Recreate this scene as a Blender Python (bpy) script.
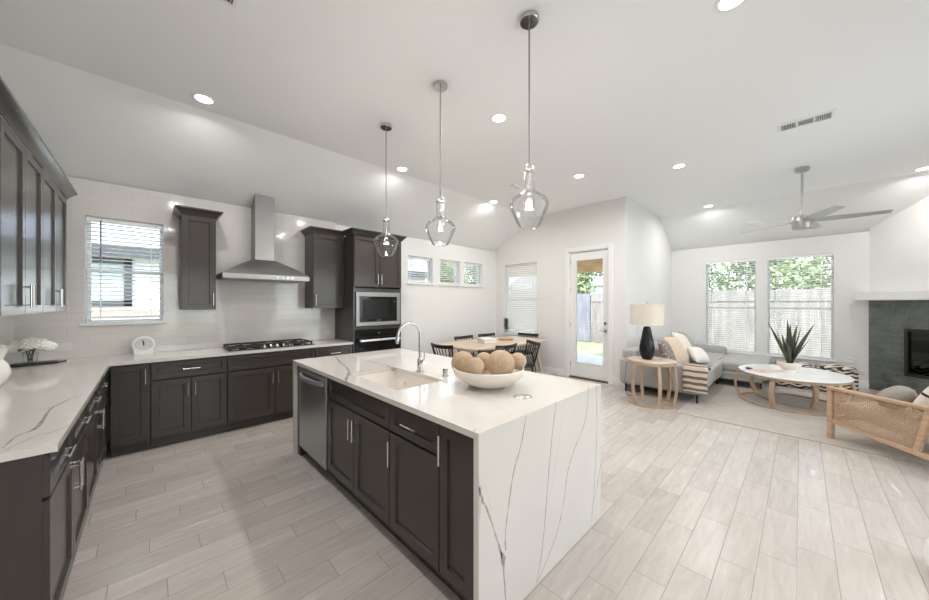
import bpy, bmesh, math, random
from mathutils import Vector, Matrix

random.seed(7)
PI = math.pi
for o in list(bpy.data.objects):
    bpy.data.objects.remove(o, do_unlink=True)
SC = bpy.context.scene
COL = SC.collection

# ------------------------------------------------------------------ camera, world, sun, exposure
HC = 1.475                      # eye height
YAW = math.radians(44.06)       # heading, clockwise from +Y
FPX = 325.8                     # focal length for a 929 px wide frame
cam_data = bpy.data.cameras.new('camera')
cam_data.sensor_width = 36.0
cam_data.lens = FPX / 929.0 * 36.0
cam_data.shift_y = 3.2 / 929.0
cam_data.clip_start = 0.02
cam_data.clip_end = 200
cam = bpy.data.objects.new('camera', cam_data)
COL.objects.link(cam)
cam.location = (0, 0, HC)
cam.rotation_euler = (PI / 2, 0, -YAW)
SC.camera = cam

world = bpy.data.worlds.new('world')
SC.world = world
world.use_nodes = True
wn = world.node_tree.nodes
wl = world.node_tree.links
wn.clear()
w_out = wn.new('ShaderNodeOutputWorld')
w_bg = wn.new('ShaderNodeBackground')
w_bg.inputs['Strength'].default_value = 3.0
w_tc = wn.new('ShaderNodeTexCoord')
w_sep = wn.new('ShaderNodeSeparateXYZ')
w_ramp = wn.new('ShaderNodeValToRGB')
w_ramp.color_ramp.elements[0].position = 0.0
w_ramp.color_ramp.elements[0].color = (0.95, 0.97, 1.0, 1)
w_ramp.color_ramp.elements[1].position = 0.7
w_ramp.color_ramp.elements[1].color = (0.55, 0.75, 1.0, 1)
wl.new(w_tc.outputs['Generated'], w_sep.inputs[0])
wl.new(w_sep.outputs['Z'], w_ramp.inputs[0])
wl.new(w_ramp.outputs[0], w_bg.inputs['Color'])
wl.new(w_bg.outputs[0], w_out.inputs[0])

sun_data = bpy.data.lights.new('sun', 'SUN')
sun_data.energy = 3.4
sun_data.angle = 0.02
sun_data.color = (1.0, 0.95, 0.87)
sun = bpy.data.objects.new('sun', sun_data)
COL.objects.link(sun)
sun.location = (-10, 0, 20)
sun.rotation_euler = Vector((0.60, 0.78, -1.25)).to_track_quat('-Z', 'Y').to_euler()

CAN_W = 7.5          # watts of each recessed ceiling lamp
PENDANT_W = 3.0      # watts of each pendant bulb

SC.view_settings.view_transform = 'Standard'
SC.view_settings.look = 'None'
SC.view_settings.exposure = 0.95
SC.view_settings.gamma = 1.0
SC.view_settings.use_curve_mapping = False
SC.cycles.use_denoising = True
SC.cycles.max_bounces = 10
SC.cycles.diffuse_bounces = 6
SC.cycles.glossy_bounces = 4
SC.cycles.transmission_bounces = 6
SC.cycles.transparent_max_bounces = 16
SC.cycles.sample_clamp_indirect = 4.0
SC.cycles.caustics_reflective = False
SC.cycles.caustics_refractive = False

# ------------------------------------------------------------------ measuring helpers
FW = Vector((math.sin(YAW), math.cos(YAW), 0))
RT = Vector((math.cos(YAW), -math.sin(YAW), 0))

def ray(u, v):
    return FW + RT * ((u - 464.5) / FPX) - Vector((0, 0, 1)) * ((v - 303.2) / FPX)
def on_z(u, v, z):
    d = ray(u, v); return Vector((0, 0, HC)) + d * ((z - HC) / d.z)
def on_y(u, v, y):
    d = ray(u, v); return Vector((0, 0, HC)) + d * (y / d.y)
def on_x(u, v, x):
    d = ray(u, v); return Vector((0, 0, HC)) + d * (x / d.x)

# ------------------------------------------------------------------ mesh helpers
class MB:
    def __init__(self):
        self.v = []; self.f = []; self.m = []
    def add(self, vs, fs, mat=0):
        o = len(self.v)
        self.v += [tuple(p) for p in vs]
        for f in fs:
            self.f.append([i + o for i in f]); self.m.append(mat)
        return self
    def box(self, x0, x1, y0, y1, z0, z1, mat=0):
        vs = [(x, y, z) for x in (x0, x1) for y in (y0, y1) for z in (z0, z1)]
        return self.add(vs, [(0, 1, 3, 2), (4, 6, 7, 5), (0, 4, 5, 1), (2, 3, 7, 6), (0, 2, 6, 4), (1, 5, 7, 3)], mat)
    def bar(self, p0, p1, w, d, up=(0, 0, 1), mat=0, w1=None, d1=None):
        p0 = Vector(p0); p1 = Vector(p1); t = (p1 - p0).normalized(); up = Vector(up)
        if abs(t.dot(up)) > .98: up = Vector((1, 0, 0))
        a = t.cross(up).normalized(); b = a.cross(t)
        w1 = w if w1 is None else w1; d1 = d if d1 is None else d1
        vs = []
        for p, ww, dd in ((p0, w, d), (p1, w1, d1)):
            for sa, sb in ((-1, -1), (1, -1), (1, 1), (-1, 1)):
                vs.append(p + a * sa * ww / 2 + b * sb * dd / 2)
        return self.add(vs, [(0, 3, 2, 1), (4, 5, 6, 7), (0, 1, 5, 4), (1, 2, 6, 5), (2, 3, 7, 6), (3, 0, 4, 7)], mat)
    def tube(self, pts, r, n=10, mat=0, closed=False, caps=True):
        pts = [Vector(p) for p in pts]; k = len(pts)
        rs = r if isinstance(r, (list, tuple)) else [r] * k
        vs = []; prev = None
        for i, p in enumerate(pts):
            if closed: t = pts[(i + 1) % k] - pts[i - 1]
            else: t = pts[min(i + 1, k - 1)] - pts[max(i - 1, 0)]
            t.normalize()
            if prev is None:
                u = Vector((0, 0, 1)) if abs(t.z) < .9 else Vector((1, 0, 0))
                a = t.cross(u).normalized()
            else:
                a = prev - t * prev.dot(t)
                a.normalize()
            prev = a; b = t.cross(a)
            for j in range(n):
                g = 2 * PI * j / n
                vs.append(p + (a * math.cos(g) + b * math.sin(g)) * rs[i])
        fs = []
        for i in range(k if closed else k - 1):
            i2 = (i + 1) % k
            for j in range(n):
                j2 = (j + 1) % n
                fs.append((i * n + j, i * n + j2, i2 * n + j2, i2 * n + j))
        if caps and not closed:
            fs.append(tuple(range(n))[::-1]); fs.append(tuple((k - 1) * n + j for j in range(n)))
        return self.add(vs, fs, mat)
    def cyl(self, p0, p1, r0, r1=None, n=16, mat=0):
        return self.tube([p0, p1], [r0, r0 if r1 is None else r1], n, mat)
    def lathe(self, prof, c=(0, 0, 0), n=32, mat=0, sx=1, sy=1, phase=0):
        vs = []; fs = []; c = Vector(c); k = len(prof)
        for r, z in prof:
            for j in range(n):
                g = 2 * PI * j / n + phase
                vs.append(c + Vector((r * math.cos(g) * sx, r * math.sin(g) * sy, z)))
        for i in range(k - 1):
            for j in range(n):
                j2 = (j + 1) % n
                fs.append((i * n + j, i * n + j2, (i + 1) * n + j2, (i + 1) * n + j))
        shut = tuple(prof[0]) == tuple(prof[-1])
        if prof[0][0] > 1e-5 and not shut: fs.append(tuple(range(n))[::-1])
        if prof[-1][0] > 1e-5 and not shut: fs.append(tuple((k - 1) * n + j for j in range(n)))
        return self.add(vs, fs, mat)
    def prism(self, poly, z0, z1, mat=0):
        n = len(poly)
        vs = [(x, y, z0) for x, y in poly] + [(x, y, z1) for x, y in poly]
        fs = [tuple(range(n))[::-1], tuple(range(n, 2 * n))]
        fs += [(i, (i + 1) % n, n + (i + 1) % n, n + i) for i in range(n)]
        return self.add(vs, fs, mat)
    def sphere(self, c, r, n=16, k=10, mat=0, s=(1, 1, 1)):
        c = Vector(c); vs = []; fs = []
        for i in range(1, k):
            a = PI * i / k
            for j in range(n):
                g = 2 * PI * j / n
                vs.append(c + Vector((r * s[0] * math.sin(a) * math.cos(g), r * s[1] * math.sin(a) * math.sin(g), r * s[2] * math.cos(a))))
        top = len(vs); vs.append(c + Vector((0, 0, r * s[2]))); vs.append(c - Vector((0, 0, r * s[2])))
        for i in range(k - 2):
            for j in range(n):
                j2 = (j + 1) % n
                fs.append((i * n + j, (i + 1) * n + j, (i + 1) * n + j2, i * n + j2))
        for j in range(n):
            j2 = (j + 1) % n
            fs.append((top, j, j2)); fs.append((top + 1, (k - 2) * n + j2, (k - 2) * n + j))
        return self.add(vs, fs, mat)
    def strip(self, pts, ws, normal, mat=0):
        """A ribbon lying in the plane with that normal (a vein in stone)."""
        pts = [Vector(p) for p in pts]; nrm = Vector(normal); vs = []
        for i, p in enumerate(pts):
            t = (pts[min(i + 1, len(pts) - 1)] - pts[max(i - 1, 0)]).normalized()
            a = t.cross(nrm).normalized()
            vs += [p + a * ws[i] / 2, p - a * ws[i] / 2]
        return self.add(vs, [(2 * i, 2 * i + 1, 2 * i + 3, 2 * i + 2) for i in range(len(pts) - 1)], mat)
    def build(self, name, mats, parent=None, loc=None, rot=None, bevel=0, seg=2, sub=0, angle=40, recalc=True, weld=False):
        me = bpy.data.meshes.new(name)
        me.from_pydata(self.v, [], self.f)
        if not isinstance(mats, (list, tuple)): mats = [mats]
        for m in mats: me.materials.append(m)
        me.polygons.foreach_set('material_index', self.m)
        if recalc or weld:
            bm = bmesh.new(); bm.from_mesh(me)
            if weld: bmesh.ops.remove_doubles(bm, verts=bm.verts, dist=1e-5)
            if recalc: bmesh.ops.recalc_face_normals(bm, faces=bm.faces)
            bm.to_mesh(me); bm.free()
        me.polygons.foreach_set('use_smooth', [True] * len(me.polygons))
        me.set_sharp_from_angle(angle=math.radians(angle))
        me.update()
        o = bpy.data.objects.new(name, me)
        COL.objects.link(o)
        if parent: o.parent = parent
        if loc is not None: o.location = loc
        if rot is not None: o.rotation_euler = rot
        if bevel:
            b = o.modifiers.new('bevel', 'BEVEL'); b.width = bevel; b.segments = seg; b.limit_method = 'ANGLE'
            b.angle_limit = math.radians(50)
        if sub:
            s = o.modifiers.new('sub', 'SUBSURF'); s.levels = sub; s.render_levels = sub
        return o

def tag(o, label, cat, group=None, kind=None):
    o['label'] = label; o['category'] = cat
    if group: o['group'] = group
    if kind: o['kind'] = kind
    return o
def thing(name, label, cat, loc=(0, 0, 0), rz=0, group=None):
    o = bpy.data.objects.new(name, None); COL.objects.link(o)
    o.empty_display_size = .1
    o.location = loc; o.rotation_euler = (0, 0, rz)
    return tag(o, label, cat, group)
def struct(o):
    o['kind'] = 'structure'; return o
def kids(o):
    return [c for c in bpy.data.objects if c.parent == o]
def dup(root, loc, rz=None, label=None, group=None):
    def cp(o, par):
        c = o.copy(); COL.objects.link(c)
        if par: c.parent = par
        for ch in KIDS.get(o.name, []): cp(ch, c)
        return c
    KIDS = {}
    for o in bpy.data.objects:
        if o.parent: KIDS.setdefault(o.parent.name, []).append(o)
    r = cp(root, None); r.location = loc
    if rz is not None: r.rotation_euler = (0, 0, rz)
    if label: r['label'] = label
    if group: r['group'] = group
    return r
def arc(fn, n, a=0.0, b=1.0):
    return [fn(a + (b - a) * i / n) for i in range(n + 1)]
def smooth_path(pts, n=6):
    pts = [Vector(p) for p in pts]; out = []
    for i in range(len(pts) - 1):
        p0 = pts[max(i - 1, 0)]; p1 = pts[i]; p2 = pts[i + 1]; p3 = pts[min(i + 2, len(pts) - 1)]
        for j in range(n):
            t = j / n
            out.append(.5 * ((2 * p1) + (p2 - p0) * t + (2 * p0 - 5 * p1 + 4 * p2 - p3) * t * t + (3 * p1 - p0 - 3 * p2 + p3) * t ** 3))
    out.append(pts[-1]); return out

# ------------------------------------------------------------------ materials
def mat(name, color, rough=.5, metal=0, spec=.5, bump=None, vary=None, coat=0, emit=None, sheen=0):
    m = bpy.data.materials.new(name); m.use_nodes = True
    nt = m.node_tree; b = nt.nodes['Principled BSDF']
    c = (*color, 1) if len(color) == 3 else color
    b.inputs['Base Color'].default_value = c
    b.inputs['Roughness'].default_value = rough
    b.inputs['Metallic'].default_value = metal
    b.inputs['Specular IOR Level'].default_value = spec
    if coat: b.inputs['Coat Weight'].default_value = coat; b.inputs['Coat Roughness'].default_value = .14
    if sheen: b.inputs['Sheen Weight'].default_value = sheen
    if emit: b.inputs['Emission Color'].default_value = (*emit[0], 1); b.inputs['Emission Strength'].default_value = emit[1]
    tc = None
    if vary or bump: tc = nt.nodes.new('ShaderNodeTexCoord')
    if vary:   # (scale xyz, amount)
        mp = nt.nodes.new('ShaderNodeMapping'); mp.inputs['Scale'].default_value = vary[0]
        nz = nt.nodes.new('ShaderNodeTexNoise'); nz.inputs['Detail'].default_value = 4; nz.inputs['Scale'].default_value = 1
        rp = nt.nodes.new('ShaderNodeValToRGB'); k = vary[1]
        rp.color_ramp.elements[0].position = .3; rp.color_ramp.elements[1].position = .7
        rp.color_ramp.elements[0].color = tuple(max(0, x * (1 - k)) for x in c[:3]) + (1,)
        rp.color_ramp.elements[1].color = tuple(min(1, x * (1 + k)) for x in c[:3]) + (1,)
        nt.links.new(tc.outputs['Object'], mp.inputs[0]); nt.links.new(mp.outputs[0], nz.inputs[0])
        nt.links.new(nz.outputs['Fac'], rp.inputs[0]); nt.links.new(rp.outputs[0], b.inputs['Base Color'])
    if bump:   # (scale xyz, strength, distance)
        mp2 = nt.nodes.new('ShaderNodeMapping'); mp2.inputs['Scale'].default_value = bump[0]
        nz2 = nt.nodes.new('ShaderNodeTexNoise'); nz2.inputs['Scale'].default_value = 1; nz2.inputs['Detail'].default_value = 3
        bp = nt.nodes.new('ShaderNodeBump'); bp.inputs['Strength'].default_value = bump[1]; bp.inputs['Distance'].default_value = bump[2]
        nt.links.new(tc.outputs['Object'], mp2.inputs[0]); nt.links.new(mp2.outputs[0], nz2.inputs[0])
        nt.links.new(nz2.outputs['Fac'], bp.inputs['Height']); nt.links.new(bp.outputs[0], b.inputs['Normal'])
    return m

def glass(name, tint=(1, 1, 1), refl=.08, rough=.0, edge=None, k=.9):
    m = bpy.data.materials.new(name); m.use_nodes = True
    nt = m.node_tree; nt.nodes.clear()
    out = nt.nodes.new('ShaderNodeOutputMaterial'); mx = nt.nodes.new('ShaderNodeMixShader')
    tr = nt.nodes.new('ShaderNodeBsdfTransparent'); tr.inputs[0].default_value = (*tint, 1)
    gl = nt.nodes.new('ShaderNodeBsdfGlossy'); gl.inputs['Roughness'].default_value = rough
    lw = nt.nodes.new('ShaderNodeLayerWeight'); lw.inputs['Blend'].default_value = .25 if edge is None else edge
    mul = nt.nodes.new('ShaderNodeMath'); mul.operation = 'MULTIPLY_ADD'
    mul.inputs[1].default_value = k; mul.inputs[2].default_value = refl * .4
    nt.links.new(lw.outputs['Fresnel'], mul.inputs[0])
    nt.links.new(mul.outputs[0], mx.inputs[0]); nt.links.new(tr.outputs[0], mx.inputs[1]); nt.links.new(gl.outputs[0], mx.inputs[2])
    nt.links.new(mx.outputs[0], out.inputs[0])
    return m

def emitter(name, color, strength):
    m = bpy.data.materials.new(name); m.use_nodes = True
    nt = m.node_tree; nt.nodes.clear()
    out = nt.nodes.new('ShaderNodeOutputMaterial'); e = nt.nodes.new('ShaderNodeEmission')
    e.inputs[0].default_value = (*color, 1); e.inputs[1].default_value = strength
    nt.links.new(e.outputs[0], out.inputs[0]); return m

class N:
    """Small node-graph builder."""
    def __init__(self, m): self.nt = m.node_tree
    def math(self, op, a, b=None, c=None):
        n = self.nt.nodes.new('ShaderNodeMath'); n.operation = op
        for i, x in enumerate((a, b, c)):
            if x is None: continue
            if isinstance(x, (int, float)): n.inputs[i].default_value = x
            else: self.nt.links.new(x, n.inputs[i])
        return n.outputs[0]

def floor_material():
    m = mat('floor_tile', (.5, .45, .41), .32, spec=.5); nt = m.node_tree; b = nt.nodes['Principled BSDF']; g = N(m)
    tc = nt.nodes.new('ShaderNodeTexCoord'); sp = nt.nodes.new('ShaderNodeSeparateXYZ')
    nt.links.new(tc.outputs['Object'], sp.inputs[0])
    W, L = .1565, .605
    ry = g.math('DIVIDE', g.math('ADD', sp.outputs['Y'], 10 * W - .018), W)
    row = g.math('FLOOR', ry); fy = g.math('FRACT', ry)
    off = g.math('MULTIPLY', g.math('FRACT', g.math('MULTIPLY', row, .3703)), L)
    rx = g.math('DIVIDE', g.math('ADD', g.math('ADD', sp.outputs['X'], off), 10 * L), L)
    colm = g.math('FLOOR', rx); fx = g.math('FRACT', rx)
    dy = g.math('MULTIPLY', g.math('MINIMUM', fy, g.math('SUBTRACT', 1.0, fy)), W)
    dx = g.math('MULTIPLY', g.math('MINIMUM', fx, g.math('SUBTRACT', 1.0, fx)), L)
    d = g.math('MINIMUM', dx, dy)
    grout = g.math('LESS_THAN', d, .0017)
    cv = nt.nodes.new('ShaderNodeCombineXYZ'); nt.links.new(row, cv.inputs[0]); nt.links.new(colm, cv.inputs[1])
    wnz = nt.nodes.new('ShaderNodeTexWhiteNoise'); wnz.noise_dimensions = '2D'; nt.links.new(cv.outputs[0], wnz.inputs['Vector'])
    # grain: noise stretched along the plank, shifted per plank
    mp = nt.nodes.new('ShaderNodeMapping'); mp.inputs['Scale'].default_value = (2.2, 16, 1)
    sh = nt.nodes.new('ShaderNodeVectorMath'); sh.operation = 'ADD'
    sc2 = nt.nodes.new('ShaderNodeVectorMath'); sc2.operation = 'SCALE'; sc2.inputs['Scale'].default_value = 9
    nt.links.new(wnz.outputs['Color'], sc2.inputs[0])
    nt.links.new(tc.outputs['Object'], sh.inputs[0]); nt.links.new(sc2.outputs[0], sh.inputs[1])
    nt.links.new(sh.outputs[0], mp.inputs[0])
    nz = nt.nodes.new('ShaderNodeTexNoise'); nz.inputs['Scale'].default_value = 1.6; nz.inputs['Detail'].default_value = 6
    nz.inputs['Roughness'].default_value = .65; nz.inputs['Distortion'].default_value = .6
    nt.links.new(mp.outputs[0], nz.inputs[0])
    tone = g.math('ADD', g.math('MULTIPLY', nz.outputs['Fac'], .75), g.math('MULTIPLY', wnz.outputs['Value'], .25))
    rp = nt.nodes.new('ShaderNodeValToRGB')
    rp.color_ramp.elements[0].position = .25; rp.color_ramp.elements[0].color = (.45, .398, .36, 1)
    rp.color_ramp.elements[1].position = .75; rp.color_ramp.elements[1].color = (.62, .565, .52, 1)
    nt.links.new(tone, rp.inputs[0])
    mx = nt.nodes.new('ShaderNodeMix'); mx.data_type = 'RGBA'
    nt.links.new(grout, mx.inputs[0]); nt.links.new(rp.outputs[0], mx.inputs[6]); mx.inputs[7].default_value = (.33, .30, .28, 1)
    nt.links.new(mx.outputs[2], b.inputs['Base Color'])
    bp = nt.nodes.new('ShaderNodeBump'); bp.inputs['Strength'].default_value = .35; bp.inputs['Distance'].default_value = .002
    hgt = g.math('MINIMUM', g.math('MULTIPLY', d, 300), 1.0)
    nt.links.new(hgt, bp.inputs['Height']); nt.links.new(bp.outputs[0], b.inputs['Normal'])
    rr = g.math('ADD', g.math('MULTIPLY', nz.outputs['Fac'], .05), .24)
    nt.links.new(rr, b.inputs['Roughness'])
    return m

def brick_material(name, c1, c2, mortar, w, h, gap, rough, bump=.3, use='XZ', offset=.5, spec=.5, wob=0):
    m = mat(name, c1, rough, spec=spec); nt = m.node_tree; b = nt.nodes['Principled BSDF']
    tc = nt.nodes.new('ShaderNodeTexCoord'); sp = nt.nodes.new('ShaderNodeSeparateXYZ'); cb = nt.nodes.new('ShaderNodeCombineXYZ')
    nt.links.new(tc.outputs['Object'], sp.inputs[0])
    nt.links.new(sp.outputs[use[0]], cb.inputs[0]); nt.links.new(sp.outputs[use[1]], cb.inputs[1])
    br = nt.nodes.new('ShaderNodeTexBrick'); br.inputs['Scale'].default_value = 1
    br.inputs['Brick Width'].default_value = w; br.inputs['Row Height'].default_value = h; br.inputs['Mortar Size'].default_value = gap
    br.inputs['Mortar Smooth'].default_value = .3; br.inputs['Bias'].default_value = 0; br.offset = offset
    br.inputs['Color1'].default_value = (*c1, 1); br.inputs['Color2'].default_value = (*c2, 1); br.inputs['Mortar'].default_value = (*mortar, 1)
    nt.links.new(cb.outputs[0], br.inputs['Vector']); nt.links.new(br.outputs['Color'], b.inputs['Base Color'])
    bp = nt.nodes.new('ShaderNodeBump'); bp.inputs['Strength'].default_value = bump; bp.inputs['Distance'].default_value = .003
    g = N(m); hgt = g.math('SUBTRACT', 1.0, br.outputs['Fac'])
    if wob:
        nz = nt.nodes.new('ShaderNodeTexNoise'); nz.inputs['Scale'].default_value = 9; nt.links.new(tc.outputs['Object'], nz.inputs[0])
        hgt = g.math('ADD', hgt, g.math('MULTIPLY', nz.outputs['Fac'], wob))
    nt.links.new(hgt, bp.inputs['Height']); nt.links.new(bp.outputs[0], b.inputs['Normal'])
    return m

M = {}
M['wall'] = mat('wall_paint', (.80, .79, .775), .7, bump=((160, 160, 160), .05, .001))
M['ceil'] = mat('ceiling_paint', (.90, .90, .895), .85)
M['trim'] = mat('white_trim_paint', (.85, .85, .84), .35)
M['floor'] = floor_material()
M['tile'] = brick_material('glossy_subway_tile', (.66, .63, .605), (.675, .645, .62), (.62, .592, .567), .30, .0765, .003, .08, .30, 'XZ', .5, .6, wob=.5)
M['cab'] = mat('charcoal_cabinet_paint', (.057, .048, .044), .30, spec=.2, coat=.35)
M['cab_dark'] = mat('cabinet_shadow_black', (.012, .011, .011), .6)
M['nickel'] = mat('brushed_nickel', (.72, .70, .68), .25, 1)
M['steel'] = mat('stainless_steel', (.31, .305, .30), .40, 1, bump=((3, 3, 240), .04, .001))
M['chrome'] = mat('polished_chrome', (.62, .61, .60), .10, 1)
M['quartz'] = mat('white_quartz', (.69, .655, .615), .07, spec=.5, vary=((3, 3, 3), .025))
M['vein'] = mat('grey_quartz_vein', (.36, .335, .325), .14, vary=((30, 30, 30), .35))
M['vein_soft'] = mat('pale_quartz_vein', (.62, .58, .55), .13, vary=((20, 20, 20), .12))
M['black_glass'] = mat('black_appliance_glass', (.006, .006, .007), .08, spec=.3)
M['black'] = mat('matte_black', (.012, .012, .012), .5)
M['iron'] = mat('cast_iron_black', (.02, .019, .018), .55)
M['sink'] = mat('cream_composite_sink', (.80, .74, .68), .35)
M['glass'] = glass('window_glass', (.97, .99, .98), .05)
M['pendant_glass'] = glass('clear_pendant_glass', (.99, .992, .992), .05, 0, .16, .55)
M['vase_glass'] = glass('clear_vase_glass', (.96, .98, .97), .08, 0, .15, .5)
M['blind'] = mat('white_blind_slats', (.93, .935, .94), .5)
M['vinyl'] = mat('white_vinyl_frame', (.86, .86, .86), .4)
M['can'] = emitter('lamp_lens', (1.0, .97, .93), 5.0)
M['bulbglass'] = glass('bulb_glass', (1, 1, 1), .02, 0, .06)
M['white_plastic'] = mat('white_plastic', (.82, .82, .80), .35)
M['plate'] = mat('ivory_cover_plate', (.70, .68, .65), .4)
M['fan_metal'] = mat('satin_fan_nickel', (.50, .49, .48), .42, 1)
M['ceramic'] = mat('white_ceramic', (.82, .80, .76), .22, coat=.3)
M['cream_ceramic'] = mat('cream_matte_ceramic', (.78, .72, .65), .55)
M['display_blue'] = mat('blue_display', (.02, .05, .09), .2, emit=((.2, .5, .9), .25))
M['oak'] = mat('light_oak_wood', (.53, .365, .24), .45, vary=((3, 3, 40), .16), bump=((4, 4, 60), .06, .001))
M['grey_oak'] = mat('weathered_oak_wood', (.47, .34, .225), .5, vary=((14, 14, 4), .16), bump=((30, 30, 4), .06, .001))
M['table_oak'] = mat('pale_table_wood', (.62, .48, .36), .4, vary=((2, 26, 10), .12))
M['cane'] = mat('woven_cane', (.52, .36, .235), .55, vary=((60, 60, 60), .15))
M['sofa'] = mat('light_grey_sofa_fabric', (.41, .40, .38), .9, vary=((90, 90, 90), .10), bump=((300, 300, 300), .2, .001), sheen=.2)
M['sofa_seat'] = M['sofa']
M['white_fab'] = mat('ivory_knit_fabric', (.76, .70, .62), .95, bump=((70, 70, 70), .5, .004))
M['beige_fab'] = mat('beige_linen_fabric', (.66, .54, .42), .95, vary=((40, 40, 40), .12), bump=((200, 200, 200), .2, .001))
M['grey_fab'] = mat('grey_boucle_fabric', (.40, .38, .36), .95, vary=((50, 50, 50), .12), bump=((150, 150, 150), .3, .002))
M['taupe_fab'] = mat('taupe_linen_fabric', (.33, .30, .26), .95, vary=((80, 80, 80), .12), bump=((200, 200, 200), .2, .001))
M['brown_fab'] = mat('brown_throw_stripe', (.20, .145, .11), .95, bump=((150, 150, 150), .3, .002))
M['cream_fab'] = mat('cream_throw_stripe', (.70, .62, .53), .95, bump=((150, 150, 150), .3, .002))
M['rug'] = mat('greige_woven_rug', (.49, .445, .40), .97, vary=((7, 7, 7), .07), bump=((220, 220, 220), .4, .003))
M['marble'] = mat('white_marble_top', (.82, .81, .80), .07, spec=.6, vary=((4, 4, 4), .05))
M['agave'] = mat('dark_agave_leaf', (.075, .085, .05), .5, vary=((9, 9, 9), .25))
M['lampbase'] = mat('black_faceted_ceramic', (.007, .007, .008), .35, spec=.35)
M['shade'] = mat('cream_linen_shade', (.80, .73, .64), .9, vary=((60, 60, 200), .05))
M['ball'] = mat('woven_seagrass', (.50, .365, .245), .9, vary=((60, 14, 60), .12), bump=((110, 30, 110), .6, .004))
M['petal'] = mat('cream_hydrangea', (.93, .93, .86), .7)
M['leaf'] = mat('green_leaf', (.06, .12, .035), .5, vary=((8, 8, 8), .3))
M['slate'] = mat('black_slate', (.02, .02, .02), .5)
M['paper'] = mat('white_paper', (.84, .83, .81), .7)
M['tan'] = mat('tan_cover', (.50, .40, .32), .6)
M['blush'] = mat('blush_cover', (.68, .52, .44), .5)
M['black_wood'] = mat('black_painted_wood', (.016, .015, .015), .38)
M['hex'] = mat('green_grey_tile', (.125, .142, .132), .28, vary=((5.5, 5.5, 5.5), .30))
M['hexgrout'] = mat('grey_green_grout', (.24, .25, .24), .8)
M['firebox'] = mat('firebox_black', (.006, .006, .006), .35)
M['grass'] = mat('lawn_grass', (.30, .31, .15), .95, vary=((3, 3, 3), .3), bump=((60, 60, 60), .6, .03))
M['concrete'] = mat('patio_concrete', (.62, .60, .57), .9, vary=((2, 2, 2), .08))
M['bounce_slab'] = mat('bounce_concrete', (.70, .68, .66), .9, vary=((2, 2, 2), .05))  # pale tone for the added light-bouncing slab
M['fence_pale'] = mat('pale_weathered_fence', (.27, .25, .285), .85, vary=((8, 8, 1.2), .22))
M['fence_brown'] = mat('brown_weathered_fence', (.32, .265, .25), .85, vary=((8, 8, 1.2), .28))
M['cedar'] = mat('cedar_beam', (.74, .46, .26), .6, vary=((3, 3, 14), .18))
M['leaves'] = mat('tree_leaves', (.19, .255, .12), .7, vary=((1.2, 1.2, 1.2), .45))
M['leaves2'] = mat('tree_leaves_pale', (.33, .38, .20), .7, vary=((1.2, 1.2, 1.2), .4))
M['bark'] = mat('bark', (.13, .10, .075), .9, vary=((4, 4, 1), .3))
M['brick'] = brick_material('red_brick', (.42, .25, .19), (.52, .34, .26), (.6, .57, .53), .21, .075, .010, .9, .6)
M['siding'] = brick_material('pale_lap_siding', (.80, .80, .80), (.80, .80, .80), (.45, .45, .46), 6.0, .17, .006, .7, .5)
M['shingle'] = mat('grey_roof_shingles', (.33, .33, .35), .9, vary=((3, 9, 9), .25))
M['dark_trim'] = mat('dark_bronze_trim', (.06, .06, .065), .5)

# ------------------------------------------------------------------ room shell
XL, YW, XD, YR, XF, YB = -.925, 5.15, 6.05, 2.15, 8.95, -2.85    # inner faces
ZW, ZC, YC, XC = 2.77, 3.36, 4.05, 8.0                            # wall plate, flat ceiling, crease lines
TH = .16

struct(MB().box(XL - TH, XF + TH, YB - TH, YW + TH, -.12, 0).build('floor', M['floor']))

c = MB()
c.box(XL - TH, XD + .16, YB - TH, YC, ZC, ZC + .1)
c.box(XD + .16, XC, YB - TH, YR + TH, ZC, ZC + .1)
k = (ZC - ZW) / (YW - YC); e = .14
y2, z2 = YW + e, ZW - k * e
def slab(poly):
    vs = [Vector(p) for p in poly] + [Vector(p) + Vector((0, 0, .1)) for p in poly]
    n = len(poly)
    c.add(vs, [tuple(range(n))[::-1], tuple(range(n, 2 * n))] + [(i, (i + 1) % n, n + (i + 1) % n, n + i) for i in range(n)])
slab([(XL - TH, YC, ZC), (XD + .16, YC, ZC), (XD + .16, y2, z2), (XL - TH, y2, z2)])
k = (ZC - ZW) / (XF - XC)
slab([(XC, YB - TH, ZC), (XC, YR + TH, ZC), (XF + e, YR + TH, ZW - k * e), (XF + e, YB - TH, ZW - k * e)])
struct(c.build('ceiling', M['ceil']))

def wall(name, axis, face, out, u0, u1, z1, holes=(), z0=0.0, m=None):
    """A wall whose inner face is at face on the other axis; out is the direction away from the room (+1 or -1)."""
    us = sorted({u0, u1, *[h[0] for h in holes], *[h[1] for h in holes]})
    zs = sorted({z0, z1, *[h[2] for h in holes], *[h[3] for h in holes]})
    b = MB(); a0, a1 = sorted((face, face + out * TH))
    for i in range(len(us) - 1):
        for j in range(len(zs) - 1):
            cu, cz = (us[i] + us[i + 1]) / 2, (zs[j] + zs[j + 1]) / 2
            if any(h[0] < cu < h[1] and h[2] < cz < h[3] for h in holes): continue
            if axis == 'x': b.box(us[i], us[i + 1], a0, a1, zs[j], zs[j + 1])
            else: b.box(a0, a1, us[i], us[i + 1], zs[j], zs[j + 1])
    return struct(b.build(name, m or M['wall']))

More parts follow.
